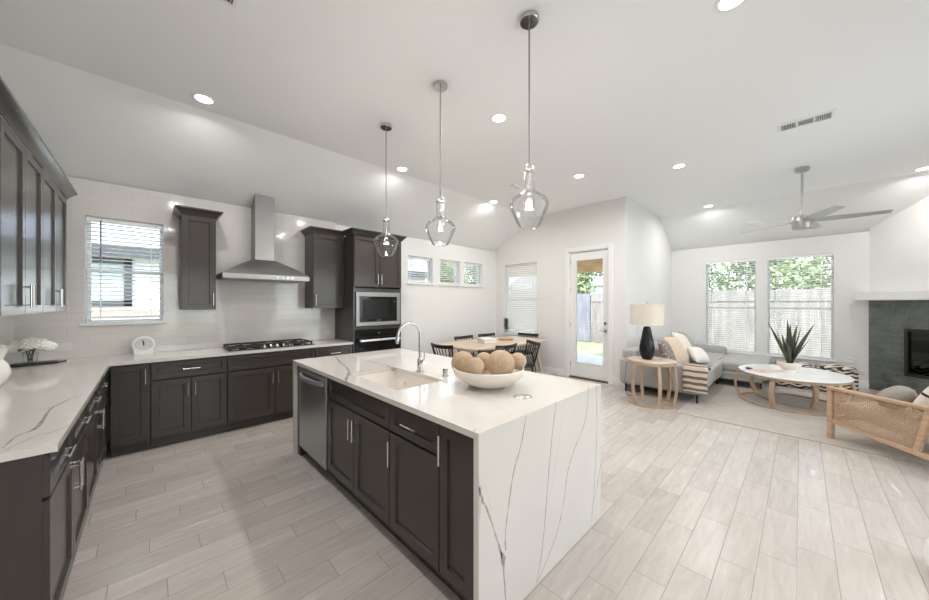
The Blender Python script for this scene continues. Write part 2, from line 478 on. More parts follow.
KW = (-.475, .118, 1.265, 2.385)                                   # kitchen window over the counter
SW = [(3.505, 4.10, 1.862, 2.38), (4.285, 4.85, 1.862, 2.38), (4.975, 5.57, 1.862, 2.38)]
wall('wall_north', 'x', YW, 1, XL - TH, XD + TH, 2.72, [KW, *SW])
DW = (3.99, 4.90, .77, 2.37)                                       # window of the dining wall
DR = (2.455, 3.235, 0.0, 2.49)                                     # glazed back door
wall('wall_dining', 'y', XD, 1, YR - .0, YW + TH, 3.40, [DW, DR])
wall('wall_return', 'x', YR, 1, XD + TH, XF + TH, 3.40)
FWN = [(.645, 1.485, .43, 2.39), (-.415, .47, .43, 2.39)]          # two tall living-room windows
wall('wall_east', 'y', XF, 1, YB - TH, YR, 2.72, FWN)
wall('wall_west', 'y', XL, -1, YB - TH, YW + TH, 3.40)
BWN_ADDED = [(.1, 1.6, .5, 2.35), (3.3, 6.3, .05, 2.6)]  # invented openings in the unseen wall, added to let in fill daylight
wall('wall_south', 'x', YB, -1, XL - TH, XF + TH, 3.40, BWN_ADDED)

# tiled backsplash on the range wall (from the corner to the oven tower, counter to ceiling)
t = MB()
us = [XL, KW[0], KW[1], 2.12]; zs = [.915, KW[2], KW[3], ZW - .012]
for i in range(3):
    for j in range(3):
        if i == 1 and j == 1: continue
        t.box(us[i], us[i + 1], YW - .010, YW - .001, zs[j], zs[j + 1])
struct(t.build('wall_north_tile', M['tile']))
t = MB().box(XL + .001, XL + .010, 2.06, YW - .01, .915, 1.40)
struct(t.build('wall_west_tile', mat('glossy_subway_tile_side', (.68, .65, .62), .1)))

# corner fireplace wall, at 45 degrees
FPO = Vector((XF, -.82, 0)); FPD = Vector((-1, -1, 0)).normalized(); FPN = Vector((-1, 1, 0)).normalized()
LFP = 2.92
b = MB()
def fp(s, o, z): return FPO + FPD * s + FPN * o + Vector((0, 0, z))
def fpbox(mb, s0, s1, o0, o1, z0, z1, m=0):
    vs = [fp(s, o, z) for s in (s0, s1) for o in (o0, o1) for z in (z0, z1)]
    mb.add(vs, [(0, 1, 3, 2), (4, 6, 7, 5), (0, 4, 5, 1), (2, 3, 7, 6), (0, 2, 6, 4), (1, 5, 7, 3)], m)
FB0, FB1, FBZ0, FBZ1 = .464, 1.52, .325, 1.077
for s0, s1, z0, z1 in ((0, FB0, 0, 3.4), (FB1, LFP, 0, 3.4), (FB0, FB1, 0, FBZ0), (FB0, FB1, FBZ1, 3.4)):
    fpbox(b, s0, s1, -.12, 0, z0, z1)
struct(b.build('wall_fireplace', M['wall']))

def baseboard(name, pts):
    b = MB()
    for p0, p1, n in pts:
        p0 = Vector(p0); p1 = Vector(p1); n = Vector(n)
        vs = [p + n * o + Vector((0, 0, z)) for p in (p0, p1) for o, z in ((0, 0), (.016, 0), (.016, .115), (.008, .132), (0, .132))]
        b.add(vs, [(0, 1, 2, 3, 4), (9, 8, 7, 6, 5)] + [(i, 5 + i, 5 + (i + 1) % 5, (i + 1) % 5) for i in range(5)])
    return struct(b.build(name, M['trim']))
baseboard('baseboard_north', [((2.94, YW, 0), (XD, YW, 0), (0, -1, 0))])
baseboard('baseboard_dining', [((XD, 3.33, 0), (XD, YW, 0), (-1, 0, 0)), ((XD, YR - .016, 0), (XD, 2.36, 0), (-1, 0, 0))])
baseboard('baseboard_return', [((XD, YR, 0), (XF, YR, 0), (0, -1, 0))])
baseboard('baseboard_east', [((XF, -.82, 0), (XF, YR, 0), (-1, 0, 0))])

# ------------------------------------------------------------------ windows, blinds, door
def window(name, axis, face, out, h, mull=None, sill=.03):
    """White vinyl window set deep in the opening; parts: frame, pane, sill."""
    u0, u1, z0, z1 = h
    root = bpy.data.objects.new(name, None); COL.objects.link(root); root['kind'] = 'structure'
    def bx(mb, ua, ub, oa, ob, za, zb):
        a, b2 = sorted((face + out * oa, face + out * ob))
        if axis == 'x': mb.box(ua, ub, a, b2, za, zb)
        else: mb.box(a, b2, ua, ub, za, zb)
    f = MB(); w = .030
    bx(f, u0, u0 + w, .118, .158, z0, z1); bx(f, u1 - w, u1, .118, .158, z0, z1)
    bx(f, u0 + w, u1 - w, .118, .158, z0, z0 + w); bx(f, u0 + w, u1 - w, .118, .158, z1 - w, z1)
    if mull is not None:
        zm = z0 + (z1 - z0) * mull; bx(f, u0 + w, u1 - w, .122, .154, zm - .02, zm + .02)
    f.build('window_frame', M['vinyl'], root, bevel=.003)
    p = MB(); bx(p, u0 + w, u1 - w, .136, .140, z0 + w, z1 - w); p.build('window_pane', M['glass'], root)
    if sill:
        s = MB(); bx(s, u0 - .035, u1 + .035, -.035, -.0005, z0 - .022, z0 + .0); bx(s, u0 + .001, u1 - .001, -.0005, .117, z0, z0 + .012)
        s.build('window_sill', M['trim'], root, bevel=.003)
    return root
window('window_1', 'x', YW, 1, KW, .5)
for i, h in enumerate(SW): window('window_%d' % (i + 2), 'x', YW, 1, h, None, .02)
window('window_5', 'y', XD, 1, DW, .5)
window('window_6', 'y', XF, 1, FWN[0], .48)
window('window_7', 'y', XF, 1, FWN[1], .48)
window('window_8', 'x', YB, -1, BWN_ADDED[0], None)  # this and the next are unseen windows, added to brighten the room
window('window_9', 'x', YB, -1, BWN_ADDED[1], None)

def blind(label, w, hgt, loc, rz, tilt, pitch=.042, depth=.046, group=None, wand=-.32):
    """Hangs from the origin downwards; the room side is local -Y."""
    r = thing('window_blind', label, 'blind', loc, rz, group)
    MB().box(-w / 2, w / 2, -.028, .028, -.045, 0).build('headrail', M['blind'], r, bevel=.003)
    s = MB(); n = int((hgt - .08) / pitch)
    for i in range(n):
        z = -.065 - i * pitch
        ca, sa = math.cos(tilt), math.sin(tilt)
        vs = []
        for x in (-w / 2, w / 2):
            for yy, zz in ((-depth / 2, 0), (0, .003), (depth / 2, 0), (depth / 2, -.003), (0, 0), (-depth / 2, -.003)):
                vs.append((x, yy * ca - zz * sa, z + yy * sa + zz * ca))
        s.add(vs, [(0, 1, 2, 3, 4, 5), (11, 10, 9, 8, 7, 6)] + [(j, 6 + j, 6 + (j + 1) % 6, (j + 1) % 6) for j in range(6)])
    s.build('blind_slats', M['blind'], r)
    MB().box(-w / 2, w / 2, -.025, .025, -hgt, -hgt + .022).build('bottom_rail', M['blind'], r, bevel=.003)
    for x in (-w * .33, w * .33):
        for yy in (-.027, .027):
            MB().box(x - .004, x + .004, yy - .0008, yy + .0008, -hgt + .02, -.04).build('ladder_tape', M['blind'], r)
    if wand is not None:
        MB().cyl((w * wand, -.035, -.03), (w * wand, -.035, -.03 - hgt * .42), .0045, n=8).build('tilt_wand', mat('smoky_wand', (.25, .26, .27), .3), r)
    return r
blind('white slatted blind, half open, in the window above the kitchen counter', KW[1] - KW[0] - .006, KW[3] - KW[2] - .05, (sum(KW[:2]) / 2, YW + .045, KW[3] - .002), 0, math.radians(-6))
for i, lab in enumerate(('white blind in the high dining window nearest the oven tower', 'white blind in the middle of the three high dining windows',
                         'white blind in the high dining window nearest the room corner')):
    h = SW[i]
    blind(lab, h[1] - h[0] - .006, h[3] - h[2] - .03, ((h[0] + h[1]) / 2, YW + .085, h[3] - .002), 0, math.radians(-8))
blind('white blind with closed slats on the dining wall beside the back door', DW[1] - DW[0] - .006, DW[3] - DW[2] - .03, (XD + .088, sum(DW[:2]) / 2, DW[3] - .002), -PI / 2, math.radians(52), wand=None)
for h, lab in zip(FWN, ('white open-slat blind in the living room window behind the chaise', 'white open-slat blind in the living room window behind the agave')):
    blind(lab, h[1] - h[0] - .006, h[3] - h[2] - .03, (XF + .036, (h[0] + h[1]) / 2, h[3] - .002), -PI / 2, math.radians(-7), wand=-.38)

# back door
dr = bpy.data.objects.new('door_1', None); COL.objects.link(dr); dr['kind'] = 'structure'
y0, y1, z1 = DR[0], DR[1], DR[3]
b = MB()
for ya, yb in ((y0 - .085, y0), (y1, y1 + .085)): b.box(XD - .018, XD, ya, yb, 0, z1 + .085)
b.box(XD - .018, XD, y0, y1, z1, z1 + .085)
b.box(XD, XD + .13, y0, y0 + .018, 0, z1); b.box(XD, XD + .13, y1 - .018, y1, 0, z1); b.box(XD, XD + .13, y0, y1, z1 - .018, z1)
b.build('door_casing', M['trim'], dr, bevel=.004)
ya, yb = y0 + .021, y1 - .021; g0, g1, gz0, gz1 = y0 + .105, y1 - .135, .31, 2.325
b = MB()
b.box(XD + .03, XD + .075, ya, g0, .03, z1 - .021); b.box(XD + .03, XD + .075, g1, yb, .03, z1 - .021)
b.box(XD + .03, XD + .075, g0, g1, .03, gz0); b.box(XD + .03, XD + .075, g0, g1, gz1, z1 - .021)
for (p, q, r, s) in ((g0 - .02, g0 + .012, gz0 - .02, gz1 + .02), (g1 - .012, g1 + .02, gz0 - .02, gz1 + .02)): b.box(XD + .022, XD + .03, p, q, r, s)
b.box(XD + .022, XD + .03, g0, g1, gz0 - .02, gz0 + .012); b.box(XD + .022, XD + .03, g0, g1, gz1 - .012, gz1 + .02)
leafd = b.build('door_leaf', M['trim'], dr, bevel=.002)
MB().box(XD + .05, XD + .055, g0, g1, gz0, gz1).build('door_glass', M['glass'], dr)
MB().box(XD - .01, XD + .14, y0, y1, 0, .028).build('door_threshold', mat('bronze_threshold', (.16, .13, .11), .4, .6), dr, bevel=.004)
b = MB()
yk = ya + .045
b.cyl((XD + .03, yk, .965), (XD + .012, yk, .965), .028, n=20); b.cyl((XD + .012, yk, .965), (XD - .03, yk, .965), .009)
b.tube([(XD - .028, yk, .965), (XD - .03, yk + .03, .967), (XD - .028, yk + .11, .962)], [.010, .010, .007])
b.build('door_handle', M['nickel'], dr)
MB().cyl((XD + .03, yk, 1.10), (XD + .008, yk, 1.10), .028, .024, n=20).build('deadbolt', M['nickel'], dr)
for z in (.28, 1.05, 1.75, 2.3):
    MB().cyl((XD + .014, y1 - .02, z - .045), (XD + .014, y1 - .02, z + .045), .007).build('hinge', M['nickel'], dr)

# ------------------------------------------------------------------ ceiling fittings
ca = thing('recessed_light', '', 'ceiling light', (0, 0, ZC))
MB().lathe([(.066, 0), (.066, -.004), (.085, -.006), (.095, -.003), (.095, 0)], n=32).build('trim_ring', M['trim'], ca)
MB().lathe([(.0, -.0035), (.066, -.0035), (.066, -.001), (.0, -.001)], n=32).build('lens', M['can'], ca)
ld = bpy.data.lights.new('recessed_lamp', 'AREA'); ld.shape = 'DISK'; ld.size = .13; ld.energy = CAN_W; ld.color = (1, .985, .965); ld.spread = math.radians(170)
lo = bpy.data.objects.new('lamp', ld); COL.objects.link(lo); lo.parent = ca; lo.location = (0, 0, -.012)
cans = [(.363, 3.833, 'recessed ceiling light over the counter by the range window'), (2.558, 2.139, 'recessed ceiling light between the two nearer pendants'),
        (2.552, 3.90, 'recessed ceiling light beside the farthest pendant, near the oven tower'), (4.577, 2.29, 'recessed ceiling light just above the corner of the back-door wall'),
        (5.231, 1.167, 'recessed ceiling light over the side table, left of the fan and vent'), (2.604, .299, 'recessed ceiling light cut by the top edge of the picture'),
        (4.602, 3.98, 'recessed ceiling light above the dining table'), (7.80, 1.249, 'recessed ceiling light low over the sofa, left of the fan'),
        (7.80, -1.194, 'recessed ceiling light near the fireplace, right of the fan'),
        (.363, 1.9, None), (.363, -.9, None), (2.6, -1.6, None), (5.231, -1.3, None)]  # unlabelled ones are unseen lamps, added to light the room
for i, (x, y, lab) in enumerate(cans):
    if i == 0: ca.location = (x, y, ZC); o = ca
    else: o = dup(ca, (x, y, ZC))
    o['label'] = lab or 'added recessed ceiling light outside the picture, there to brighten the room'
    o['group'] = 'recessed ceiling lights'

def pendant(x, y, label):
    r = thing('pendant_light', label, 'pendant light', (x, y, ZC), 0, 'pendants over the island')
    MB().lathe([(.0, -.03), (.058, -.03), (.062, -.026), (.062, 0), (0, 0)], n=28).build('ceiling_canopy', M['chrome'], r)
    MB().cyl((0, 0, -.028), (0, 0, -.995), .0055, n=10).build('rod', M['steel'], r)
    MB().lathe([(.012, -.965), (.032, -.985), (.037, -.992), (.037, -1.012), (.032, -1.016), (0, -1.016)], n=24).build('glass_cap', M['nickel'], r)
    MB().lathe([(.006, -1.01), (.009, -1.01), (.009, -1.10), (.014, -1.105), (.016, -1.165), (.0, -1.165)], n=16).build('socket', M['nickel'], r)
    outer = [(.034, -1.014), (.034, -1.10), (.038, -1.135), (.060, -1.160), (.100, -1.185), (.122, -1.21), (.129, -1.235), (.122, -1.265), (.098, -1.325), (.075, -1.370), (.064, -1.383), (.058, -1.384)]
    inner = [(rr - .003, z + .001) for rr, z in outer[:-1]][::-1]
    MB().lathe(smoothprof(outer + inner + outer[:1]), n=44).build('glass_shade', M['pendant_glass'], r, angle=80)
    MB().lathe(smoothprof([(.012, -1.163), (.015, -1.175), (.028, -1.20), (.034, -1.225), (.030, -1.25), (.014, -1.268), (.0005, -1.27)]), n=20).build('bulb', M['bulbglass'], r, angle=80)
    d = bpy.data.lights.new('pendant_lamp', 'POINT'); d.energy = PENDANT_W; d.color = (1, .95, .88); d.shadow_soft_size = .028
    l = bpy.data.objects.new('lamp', d); COL.objects.link(l); l.parent = r; l.location = (0, 0, -1.222)
    return r
def smoothprof(p):
    q = smooth_path([(a, 0, z) for a, z in p], 3); return [(max(v.x, 0), v.z) for v in q]
pendant(1.805, 1.25, 'clear glass pendant hanging nearest, biggest of the three over the island')
pendant(1.805, 2.165, 'clear glass pendant in the middle of the three over the island')
pendant(1.805, 3.06, 'clear glass pendant farthest away, in front of the oven tower cabinet')

def vent(label, x, y, rz, L, W, z=ZC, panels=3):
    r = thing('ceiling_vent', label, 'vent', (x, y, z), rz)
    f = MB()
    def rr(a, c, zz): return [(-a, -c, zz), (a, -c, zz), (a, c, zz), (-a, c, zz)]
    vs = rr(L / 2, W / 2, 0) + rr(L / 2, W / 2, -.004) + rr(L / 2 - .008, W / 2 - .008, -.012) + rr(L / 2 - .030, W / 2 - .032, -.012) + rr(L / 2 - .030, W / 2 - .032, 0)
    f.add(vs, [(4 * a + i, 4 * a + (i + 1) % 4, 4 * a + 4 + (i + 1) % 4, 4 * a + 4 + i) for a in range(4) for i in range(4)])
    xs = [-L / 2, -L / 2 + .03]; iw = (L - .06 - .016 * (panels - 1)) / panels
    s = MB(); duct = mat('duct_shadow_grey', (.10, .10, .10), .8)
    for p in range(panels):
        a = -L / 2 + .03 + p * (iw + .016)
        if p: f.box(a - .016, a, -W / 2 + .031, W / 2 - .031, -.011, -.001)
        n = 9 if p != 1 or panels == 1 else 5
        for i in range(n):
            if p != 1 or panels == 1:
                xx = a + (i + .5) * iw / n; s.bar((xx, -W / 2 + .033, -.005), (xx, W / 2 - .033, -.005), .004, .005, (0, 0, 1))
            else:
                yy = -W / 2 + .033 + (i + .5) * (W - .066) / n; s.bar((a, yy, -.0085), (a + iw, yy, -.0085), (W - .044) / n * 1.0, .0015, (0, .3, 1))
        if p != 1 or panels == 1: MB().box(a, a + iw, -W / 2 + .02, W / 2 - .02, -.0012, 0).build('duct_shade_sheet', duct, r)  # thin dark sheet painted as the shade inside the duct
    f.build('vent_frame', M['trim'], r, angle=20)
    s.build('vent_louvers', M['trim'], r)
    return r
vent('white three-panel ceiling register to the left of the ceiling fan', 4.882, -.03, PI / 2, .42, .215)
vent('grey ceiling register cut by the top edge of the picture at the left', .28, 2.40, 0, .25, .24, panels=1)
vent('small white ceiling register seen behind the nearest pendant', 4.26, 3.21, 0, .22, .10, panels=1)

# ceiling fan
fan = thing('ceiling_fan', 'brushed nickel five-blade ceiling fan over the coffee table', 'ceiling fan', (6.545, -.01, ZC))
MB().lathe([(0, -.06), (.045, -.06), (.07, -.05), (.075, -.02), (.075, 0), (0, 0)], n=32).build('ceiling_canopy', M['fan_metal'], fan)
MB().cyl((0, 0, -.05), (0, 0, -.62), .013, n=14).build('downrod', M['fan_metal'], fan)
MB().lathe([(0, -.855), (.085, -.855), (.10, -.845), (.105, -.78), (.105, -.70), (.095, -.675), (.04, -.665), (.035, -.60), (.025, -.595), (0, -.595)], n=36).build('motor_housing', M['fan_metal'], fan)
fb = MB()
L0, L1 = .09, .78
for (x, w) in ((0, 0),): pass
vs = []; n = 10
for i in range(n + 1):
    tt = i / n; x = L0 + (L1 - L0) * tt; w = .055 + .018 * math.sin(PI * min(tt * 1.2, 1)); pit = math.radians(-13)
    if i == n: w *= .85
    for zt in (.004, -.004):
        for sgn in (-1, 1):
            yy = sgn * w; vs.append((x, yy * math.cos(pit), -.74 + yy * math.sin(pit) + zt))
fs = [(0, 2, 3, 1), (4 * n, 4 * n + 1, 4 * n + 3, 4 * n + 2)]
for i in range(n):
    a, c2 = 4 * i, 4 * i + 4
    fs += [(a, a + 1, c2 + 1, c2), (a + 2, c2 + 2, c2 + 3, a + 3), (a, c2, c2 + 2, a + 2), (a + 1, a + 3, c2 + 3, c2 + 1)]
fb.add(vs, fs)
M['blade'] = mat('fan_blade_silver', (.50, .49, .47), .4, .35)
blade = fb.build('blade', M['blade'], fan)
blade.rotation_euler = (0, 0, math.radians(-84))
for i in range(1, 5):
    o = blade.copy(); COL.objects.link(o); o.parent = fan; o.rotation_euler = (0, 0, math.radians(-84 + 72 * i))

# ------------------------------------------------------------------ kitchen cabinets
def shaker(name, parent, x0, x1, z0, z1, st=.057, th=.020):
    """Shaker front: flat frame, sloped inner edge, recessed panel; front at local y = -th."""
    b = MB()
    def ring(i, y): return [(x0 + i, y, z0 + i), (x1 - i, y, z0 + i), (x1 - i, y, z1 - i), (x0 + i, y, z1 - i)]
    st = min(st, (x1 - x0) * .3, (z1 - z0) * .3)
    b.add(ring(0, 0) + ring(0, -th + .0015) + ring(.0015, -th) + ring(st, -th) + ring(st + .004, -th + .012),
          [(0, 3, 2, 1)] + [(4 * r + i, 4 * r + (i + 1) % 4, 4 * r + 4 + (i + 1) % 4, 4 * r + 4 + i) for r in range(4) for i in range(4)] + [(16, 17, 18, 19)])
    return b.build(name, M['cab'], parent, angle=20)

def pull(parent, x, z, vertical, L=.14, y=-.020):
    h = MB(); s = .028; r = .0058
    if vertical:
        h.cyl((x, y - s, z - L / 2), (x, y - s, z + L / 2), r, n=10)
        for q in (-L * .38, L * .38): h.cyl((x, y, z + q), (x, y - s, z + q), r * .85, n=8)
    else:
        h.cyl((x - L / 2, y - s, z), (x + L / 2, y - s, z), r, n=10)
        for q in (-L * .38, L * .38): h.cyl((x + q, y, z), (x + q, y - s, z), r * .85, n=8)
    return h.build('handle', M['nickel'], parent)

def fronts(r, specs):
    for s in specs:
        kind, x0, x1, z0, z1 = s[:5]
        d = shaker(kind, r, x0 + .003, x1 - .003, z0 + .003, z1 - .003, st=.045 if kind == 'drawer' else .057)
        hd = s[5] if len(s) > 5 else None
        if hd == 'mid': pull(d, (x0 + x1) / 2, (z0 + z1) / 2, False)
        elif hd: # e.g. 'rt' right top
            x = x1 - .03 if hd[0] == 'r' else x0 + .03
            L = .15
            z = z1 - .045 - L / 2 if hd[1] == 't' else z0 + .045 + L / 2
            pull(d, x, z, True, L)

def carcass(b, w, d, z0, z1, top=False):
    t = .018
    b.box(0, t, 0, d, z0, z1); b.box(w - t, w, 0, d, z0, z1); b.box(t, w - t, d - .008, d, z0, z1); b.box(t, w - t, 0, d - .008, z0, z0 + t)
    if top: b.box(t, w - t, 0, d - .008, z1 - t, z1)
    else: b.box(t, w - t, 0, .04, z1 - t, z1); b.box(t, w - t, d - .09, d - .008, z1 - t, z1)
    b.box(t, w - t, .012, .016, z0 + t, z1 - t, 1)     # black sheet painted as the interior shade behind the reveals

def base_cabinet(label, w, specs, loc, rz, depth=.60, kick=True, name='base_cabinet', group=None):
    r = thing(name, label, 'cabinet', loc, rz, group)
    b = MB(); carcass(b, w, depth, .10, .884); b.build('body', [M['cab'], M['cab_dark']], r)
    MB().box(0, w, .05, depth, 0, .10).build('toe_kick', M['cab'], r)
    fronts(r, specs); return r

YF = 4.53           # body fronts of the range run; door faces at 4.51
base_cabinet('charcoal corner base cabinet with one tall door, next to the inside corner', .27, [('door', 0, .265, .115, .872, 'rt')], (-.262, YF, 0), 0)
base_cabinet('charcoal base cabinet under the clock, one drawer over two doors', .622,
             [('drawer', 0, .622, .70, .872, 'mid'), ('door', 0, .311, .115, .692, 'rt'), ('door', .311, .622, .115, .692, 'lt')], (.012, YF, 0), 0)
base_cabinet('wide charcoal base cabinet under the cooktop with a false front over two doors', .955,
             [('drawer', 0, .955, .70, .872), ('door', 0, .4775, .115, .692, 'rt'), ('door', .4775, .955, .115, .692, 'lt')], (.638, YF, 0), 0)
base_cabinet('charcoal base cabinet between cooktop and oven tower, one drawer over a door', .515,
             [('drawer', 0, .515, .70, .872, 'mid'), ('door', 0, .515, .115, .692, 'lt')], (1.597, YF, 0), 0)
# left run, fronts facing +X
lw = 1.14
for i, (y, lab) in enumerate(((2.085, 'charcoal base cabinet at the near end of the left counter, two drawers over two doors'),
                              (3.228, 'charcoal base cabinet in the far half of the left counter, beside the inside corner'))):
    base_cabinet(lab, lw, [('drawer', 0, lw / 2, .70, .872, 'mid'), ('drawer', lw / 2, lw, .70, .872, 'mid'),
                           ('door', 0, lw / 2, .115, .692, 'rt'), ('door', lw / 2, lw, .115, .692, 'lt')], (-.305, y, 0), PI / 2, .615)
r = thing('cabinet_filler', 'narrow charcoal filler strip closing the inside corner of the base cabinets', 'cabinet filler', (-.285, 4.372, 0))
MB().box(-.02, 0, 0, .13, .10, .884).box(-.03, -.02, 0, .13, .0, .10).build('filler_panel', M['cab'], r)

# upper cabinets with crown
CR = [(0, 0), (.008, 0), (.012, .012), (.030, .035), (.050, .058), (.060, .064), (.060, .080), (0, .080)]
def crown(parent, x0, x1, depth, z, left, right, y0=-.02, dl=None):
    dl = depth if dl is None else dl
    b = MB(); n = len(CR); vs = []
    for o, h in CR:
        xl = x0 - o * left; xr = x1 + o * right
        vs += [(xl, dl, z + h), (xl, y0 - o, z + h), (xr, y0 - o, z + h), (xr, depth, z + h)]
    fs = []
    for i in range(n):
        i2 = (i + 1) % n
        for s in range(3): fs.append((4 * i + s, 4 * i + s + 1, 4 * i2 + s + 1, 4 * i2 + s))
    fs.append(tuple(4 * i for i in range(n))); fs.append(tuple(4 * i + 3 for i in range(n))[::-1])
    b.add(vs, fs); return b.build('crown_molding', M['cab'], parent, angle=25)

def upper_cabinet(label, w, specs, loc, rz, depth, left, right, group=None):
    r = thing('upper_cabinet', label, 'cabinet', loc, rz, group)
    b = MB(); carcass(b, w, depth, 0, 1.075, True); b.build('body', [M['cab'], M['cab_dark']], r)
    fronts(r, specs); crown(r, 0, w, depth, 1.07, left, right); return r
UZ = 1.40
UYF = 4.815
upper_cabinet('single-door charcoal wall cabinet between the kitchen window and the range hood', .31, [('door', 0, .31, 0, 1.07, 'rb')], (.258, UYF, UZ), 0, YW - .011 - UYF, 1, 1)
upper_cabinet('single-door charcoal wall cabinet between the range hood and the oven tower', .452, [('door', 0, .452, 0, 1.07, 'lb')], (1.665, UYF, UZ), 0, YW - .011 - UYF, 1, 0)
for y, w, lab, rr in ((1.98, .965, 'charcoal wall cabinet on the left wall mostly cut by the picture edge', 0), (2.948, .952, 'charcoal two-door wall cabinet on the left wall at the picture edge', 0),
                  (3.903, .972, 'charcoal two-door wall cabinet on the left wall, nearest the window', 1)):
    upper_cabinet(lab, w, [('door', 0, w / 2, 0, 1.07, 'rb'), ('door', w / 2, w, 0, 1.07, 'lb')], (-.585, y, UZ), PI / 2, .325, 0, rr)

# oven tower
TX0, TX1, TYF = 2.118, 2.925, 4.50
r = thing('oven_tower_cabinet', 'tall charcoal cabinet holding the microwave and wall oven', 'cabinet', (TX0, TYF, 0))
w = TX1 - TX0; d = YW - TYF - .002
b = MB()
b.box(0, .03, 0, d, 0, 2.475); b.box(w - .03, w, 0, d, 0, 2.475); b.box(.03, w - .03, d - .01, d, 0, 2.475)
for za, zb in ((.0, .34), (1.085, 1.135), (1.645, 1.70), (2.45, 2.475)): b.box(.03, w - .03, 0 if za else .05, d - .01, za, zb)
b.build('body', M['cab'], r)
fronts(r, [('door', .004, w / 2, 1.715, 2.465, 'rb'), ('door', w / 2, w - .004, 1.715, 2.465, 'lb'), ('drawer', .004, w - .004, .115, .325, 'mid')])
crown(r, 0, w, d, 2.470, 1, 1, dl=UYF - .085 - TYF)
r = thing('microwave', 'built-in stainless microwave with a black glass door above the oven', 'microwave', (TX0 + w / 2, TYF, 1.14))
hw = w / 2 - .033
b = MB(); 
for a in ((-hw, hw, 0, .055), (-hw, hw, .435, .50)): b.box(a[0], a[1], -.022, .0, a[2], a[3])
b.box(-hw, -hw + .055, -.022, 0, .055, .435); b.box(hw - .055, hw, -.022, 0, .055, .435)
b.box(-hw, hw, .0, .40, .002, .498, 1)
b.build('trim_frame', [M['steel'], M['black']], r, bevel=.002)
g = MB().box(-hw + .056, hw - .056, -.020, -.001, .056, .434).build('door', M['black_glass'], r, bevel=.002)
MB().box(-hw + .10, hw - .20, -.0212, -.020, .10, .39).build('door_window', mat('dark_mesh_window', (.012, .012, .012), .25, spec=.2), g)
MB().box(hw - .115, hw - .075, -.0212, -.020, .35, .375).build('display', mat('dim_display', (.05, .055, .06), .2), r)
MB().box(-.035, .035, -.0213, -.0203, .075, .083).build('badge', mat('badge_grey', (.25, .25, .26), .3, .5), g)
r = thing('wall_oven', 'built-in black glass wall oven with a long stainless handle', 'oven', (TX0 + w / 2, TYF, .345))
MB().box(-hw, hw, 0, .45, .0, .735).build('oven_body', M['black'], r)
cp = MB().box(-hw, hw, -.024, -.001, .628, .735).build('control_panel', M['black_glass'], r, bevel=.002)
MB().box(-.018, .012, -.025, -.024, .674, .684).build('display', M['display_blue'], cp)
dd = MB().box(-hw, hw, -.026, -.001, .0, .618).build('door', M['black_glass'], r, bevel=.003)
h = MB(); h.box(-hw + .04, hw - .02, -.078, -.064, .565, .597)
for x in (-hw + .06, hw - .05): h.box(x - .012, x + .012, -.066, -.024, .570, .592)
h.build('handle', mat('bright_steel_handle', (.75, .75, .75), .3, 1), dd, bevel=.004)

# ------------------------------------------------------------------ counters with veined quartz
def vein(b, pts, ws, normal, off, mats=1, n=5):
    p = smooth_path(pts, n); k = len(p)
    rnd = random.Random(len(pts) * 7 + int(p[0].x * 1000))
    nv = Vector(normal)
    out = []; wsx = []
    for i, q in enumerate(p):
        t = i / (k - 1) * (len(ws) - 1); j = min(int(t), len(ws) - 2) if len(ws) > 1 else 0
        w = ws[0] if len(ws) == 1 else ws[j] + (ws[j + 1] - ws[j]) * (t - j)
        out.append(q + nv * off + nv.orthogonal().normalized() * rnd.uniform(-.0018, .0018)); wsx.append(w * .88 * rnd.uniform(.6, 1.35))
    b.strip(out, wsx, normal, mats)
QM = [M['quartz'], M['vein'], M['vein_soft']]
r = thing('perimeter_countertop', 'L-shaped white veined quartz countertop along the left and range walls', 'countertop', (0, 0, 0))
b = MB().prism([(XL + .011, 2.06), (-.262, 2.06), (-.262, 4.49), (2.116, 4.49), (2.116, YW - .011), (XL + .011, YW - .011)], .885, .915)
for pts, ws, mi in (([(68, 400), (50.7, 409), (42.7, 421), (33, 430), (17, 436), (3, 448)], [.004, .010, .013, .016, .009, .004], 1),
                ([(69, 425), (53, 432), (40, 435), (20, 443), (4, 451)], [.003, .005, .006, .005, .003], 1),
                ([(45, 408), (30, 412), (5, 420)], [.003, .004, .002], 2), ([(104, 365), (92, 369), (80, 375)], [.006, .009, .006], 2),
                ([(85, 394), (72, 398), (60, 404), (40, 410)], [.007, .009, .007, .005], 1), ([(45, 362), (44, 372), (40, 381)], [.006, .008, .005], 2),
                ([(60, 386), (40, 392), (22, 394)], [.004, .006, .004], 2)):
    vein(b, [on_z(u, v, .915) for u, v in pts], ws, (0, 0, 1), .0003, mi)
vein(b, [(0, 4.60, .915), (.06, 4.7, .915), (.04, 4.9, .915), (.1, 5.1, .915)], [.004, .01, .006, .004], (0, 0, 1), .0003, 2)
vein(b, [(.6, 4.52, .915), (.65, 4.62, .915), (.6, 4.8, .915)], [.004, .01, .004], (0, 0, 1), .0003, 2)
b.build('countertop_slab', QM, r)

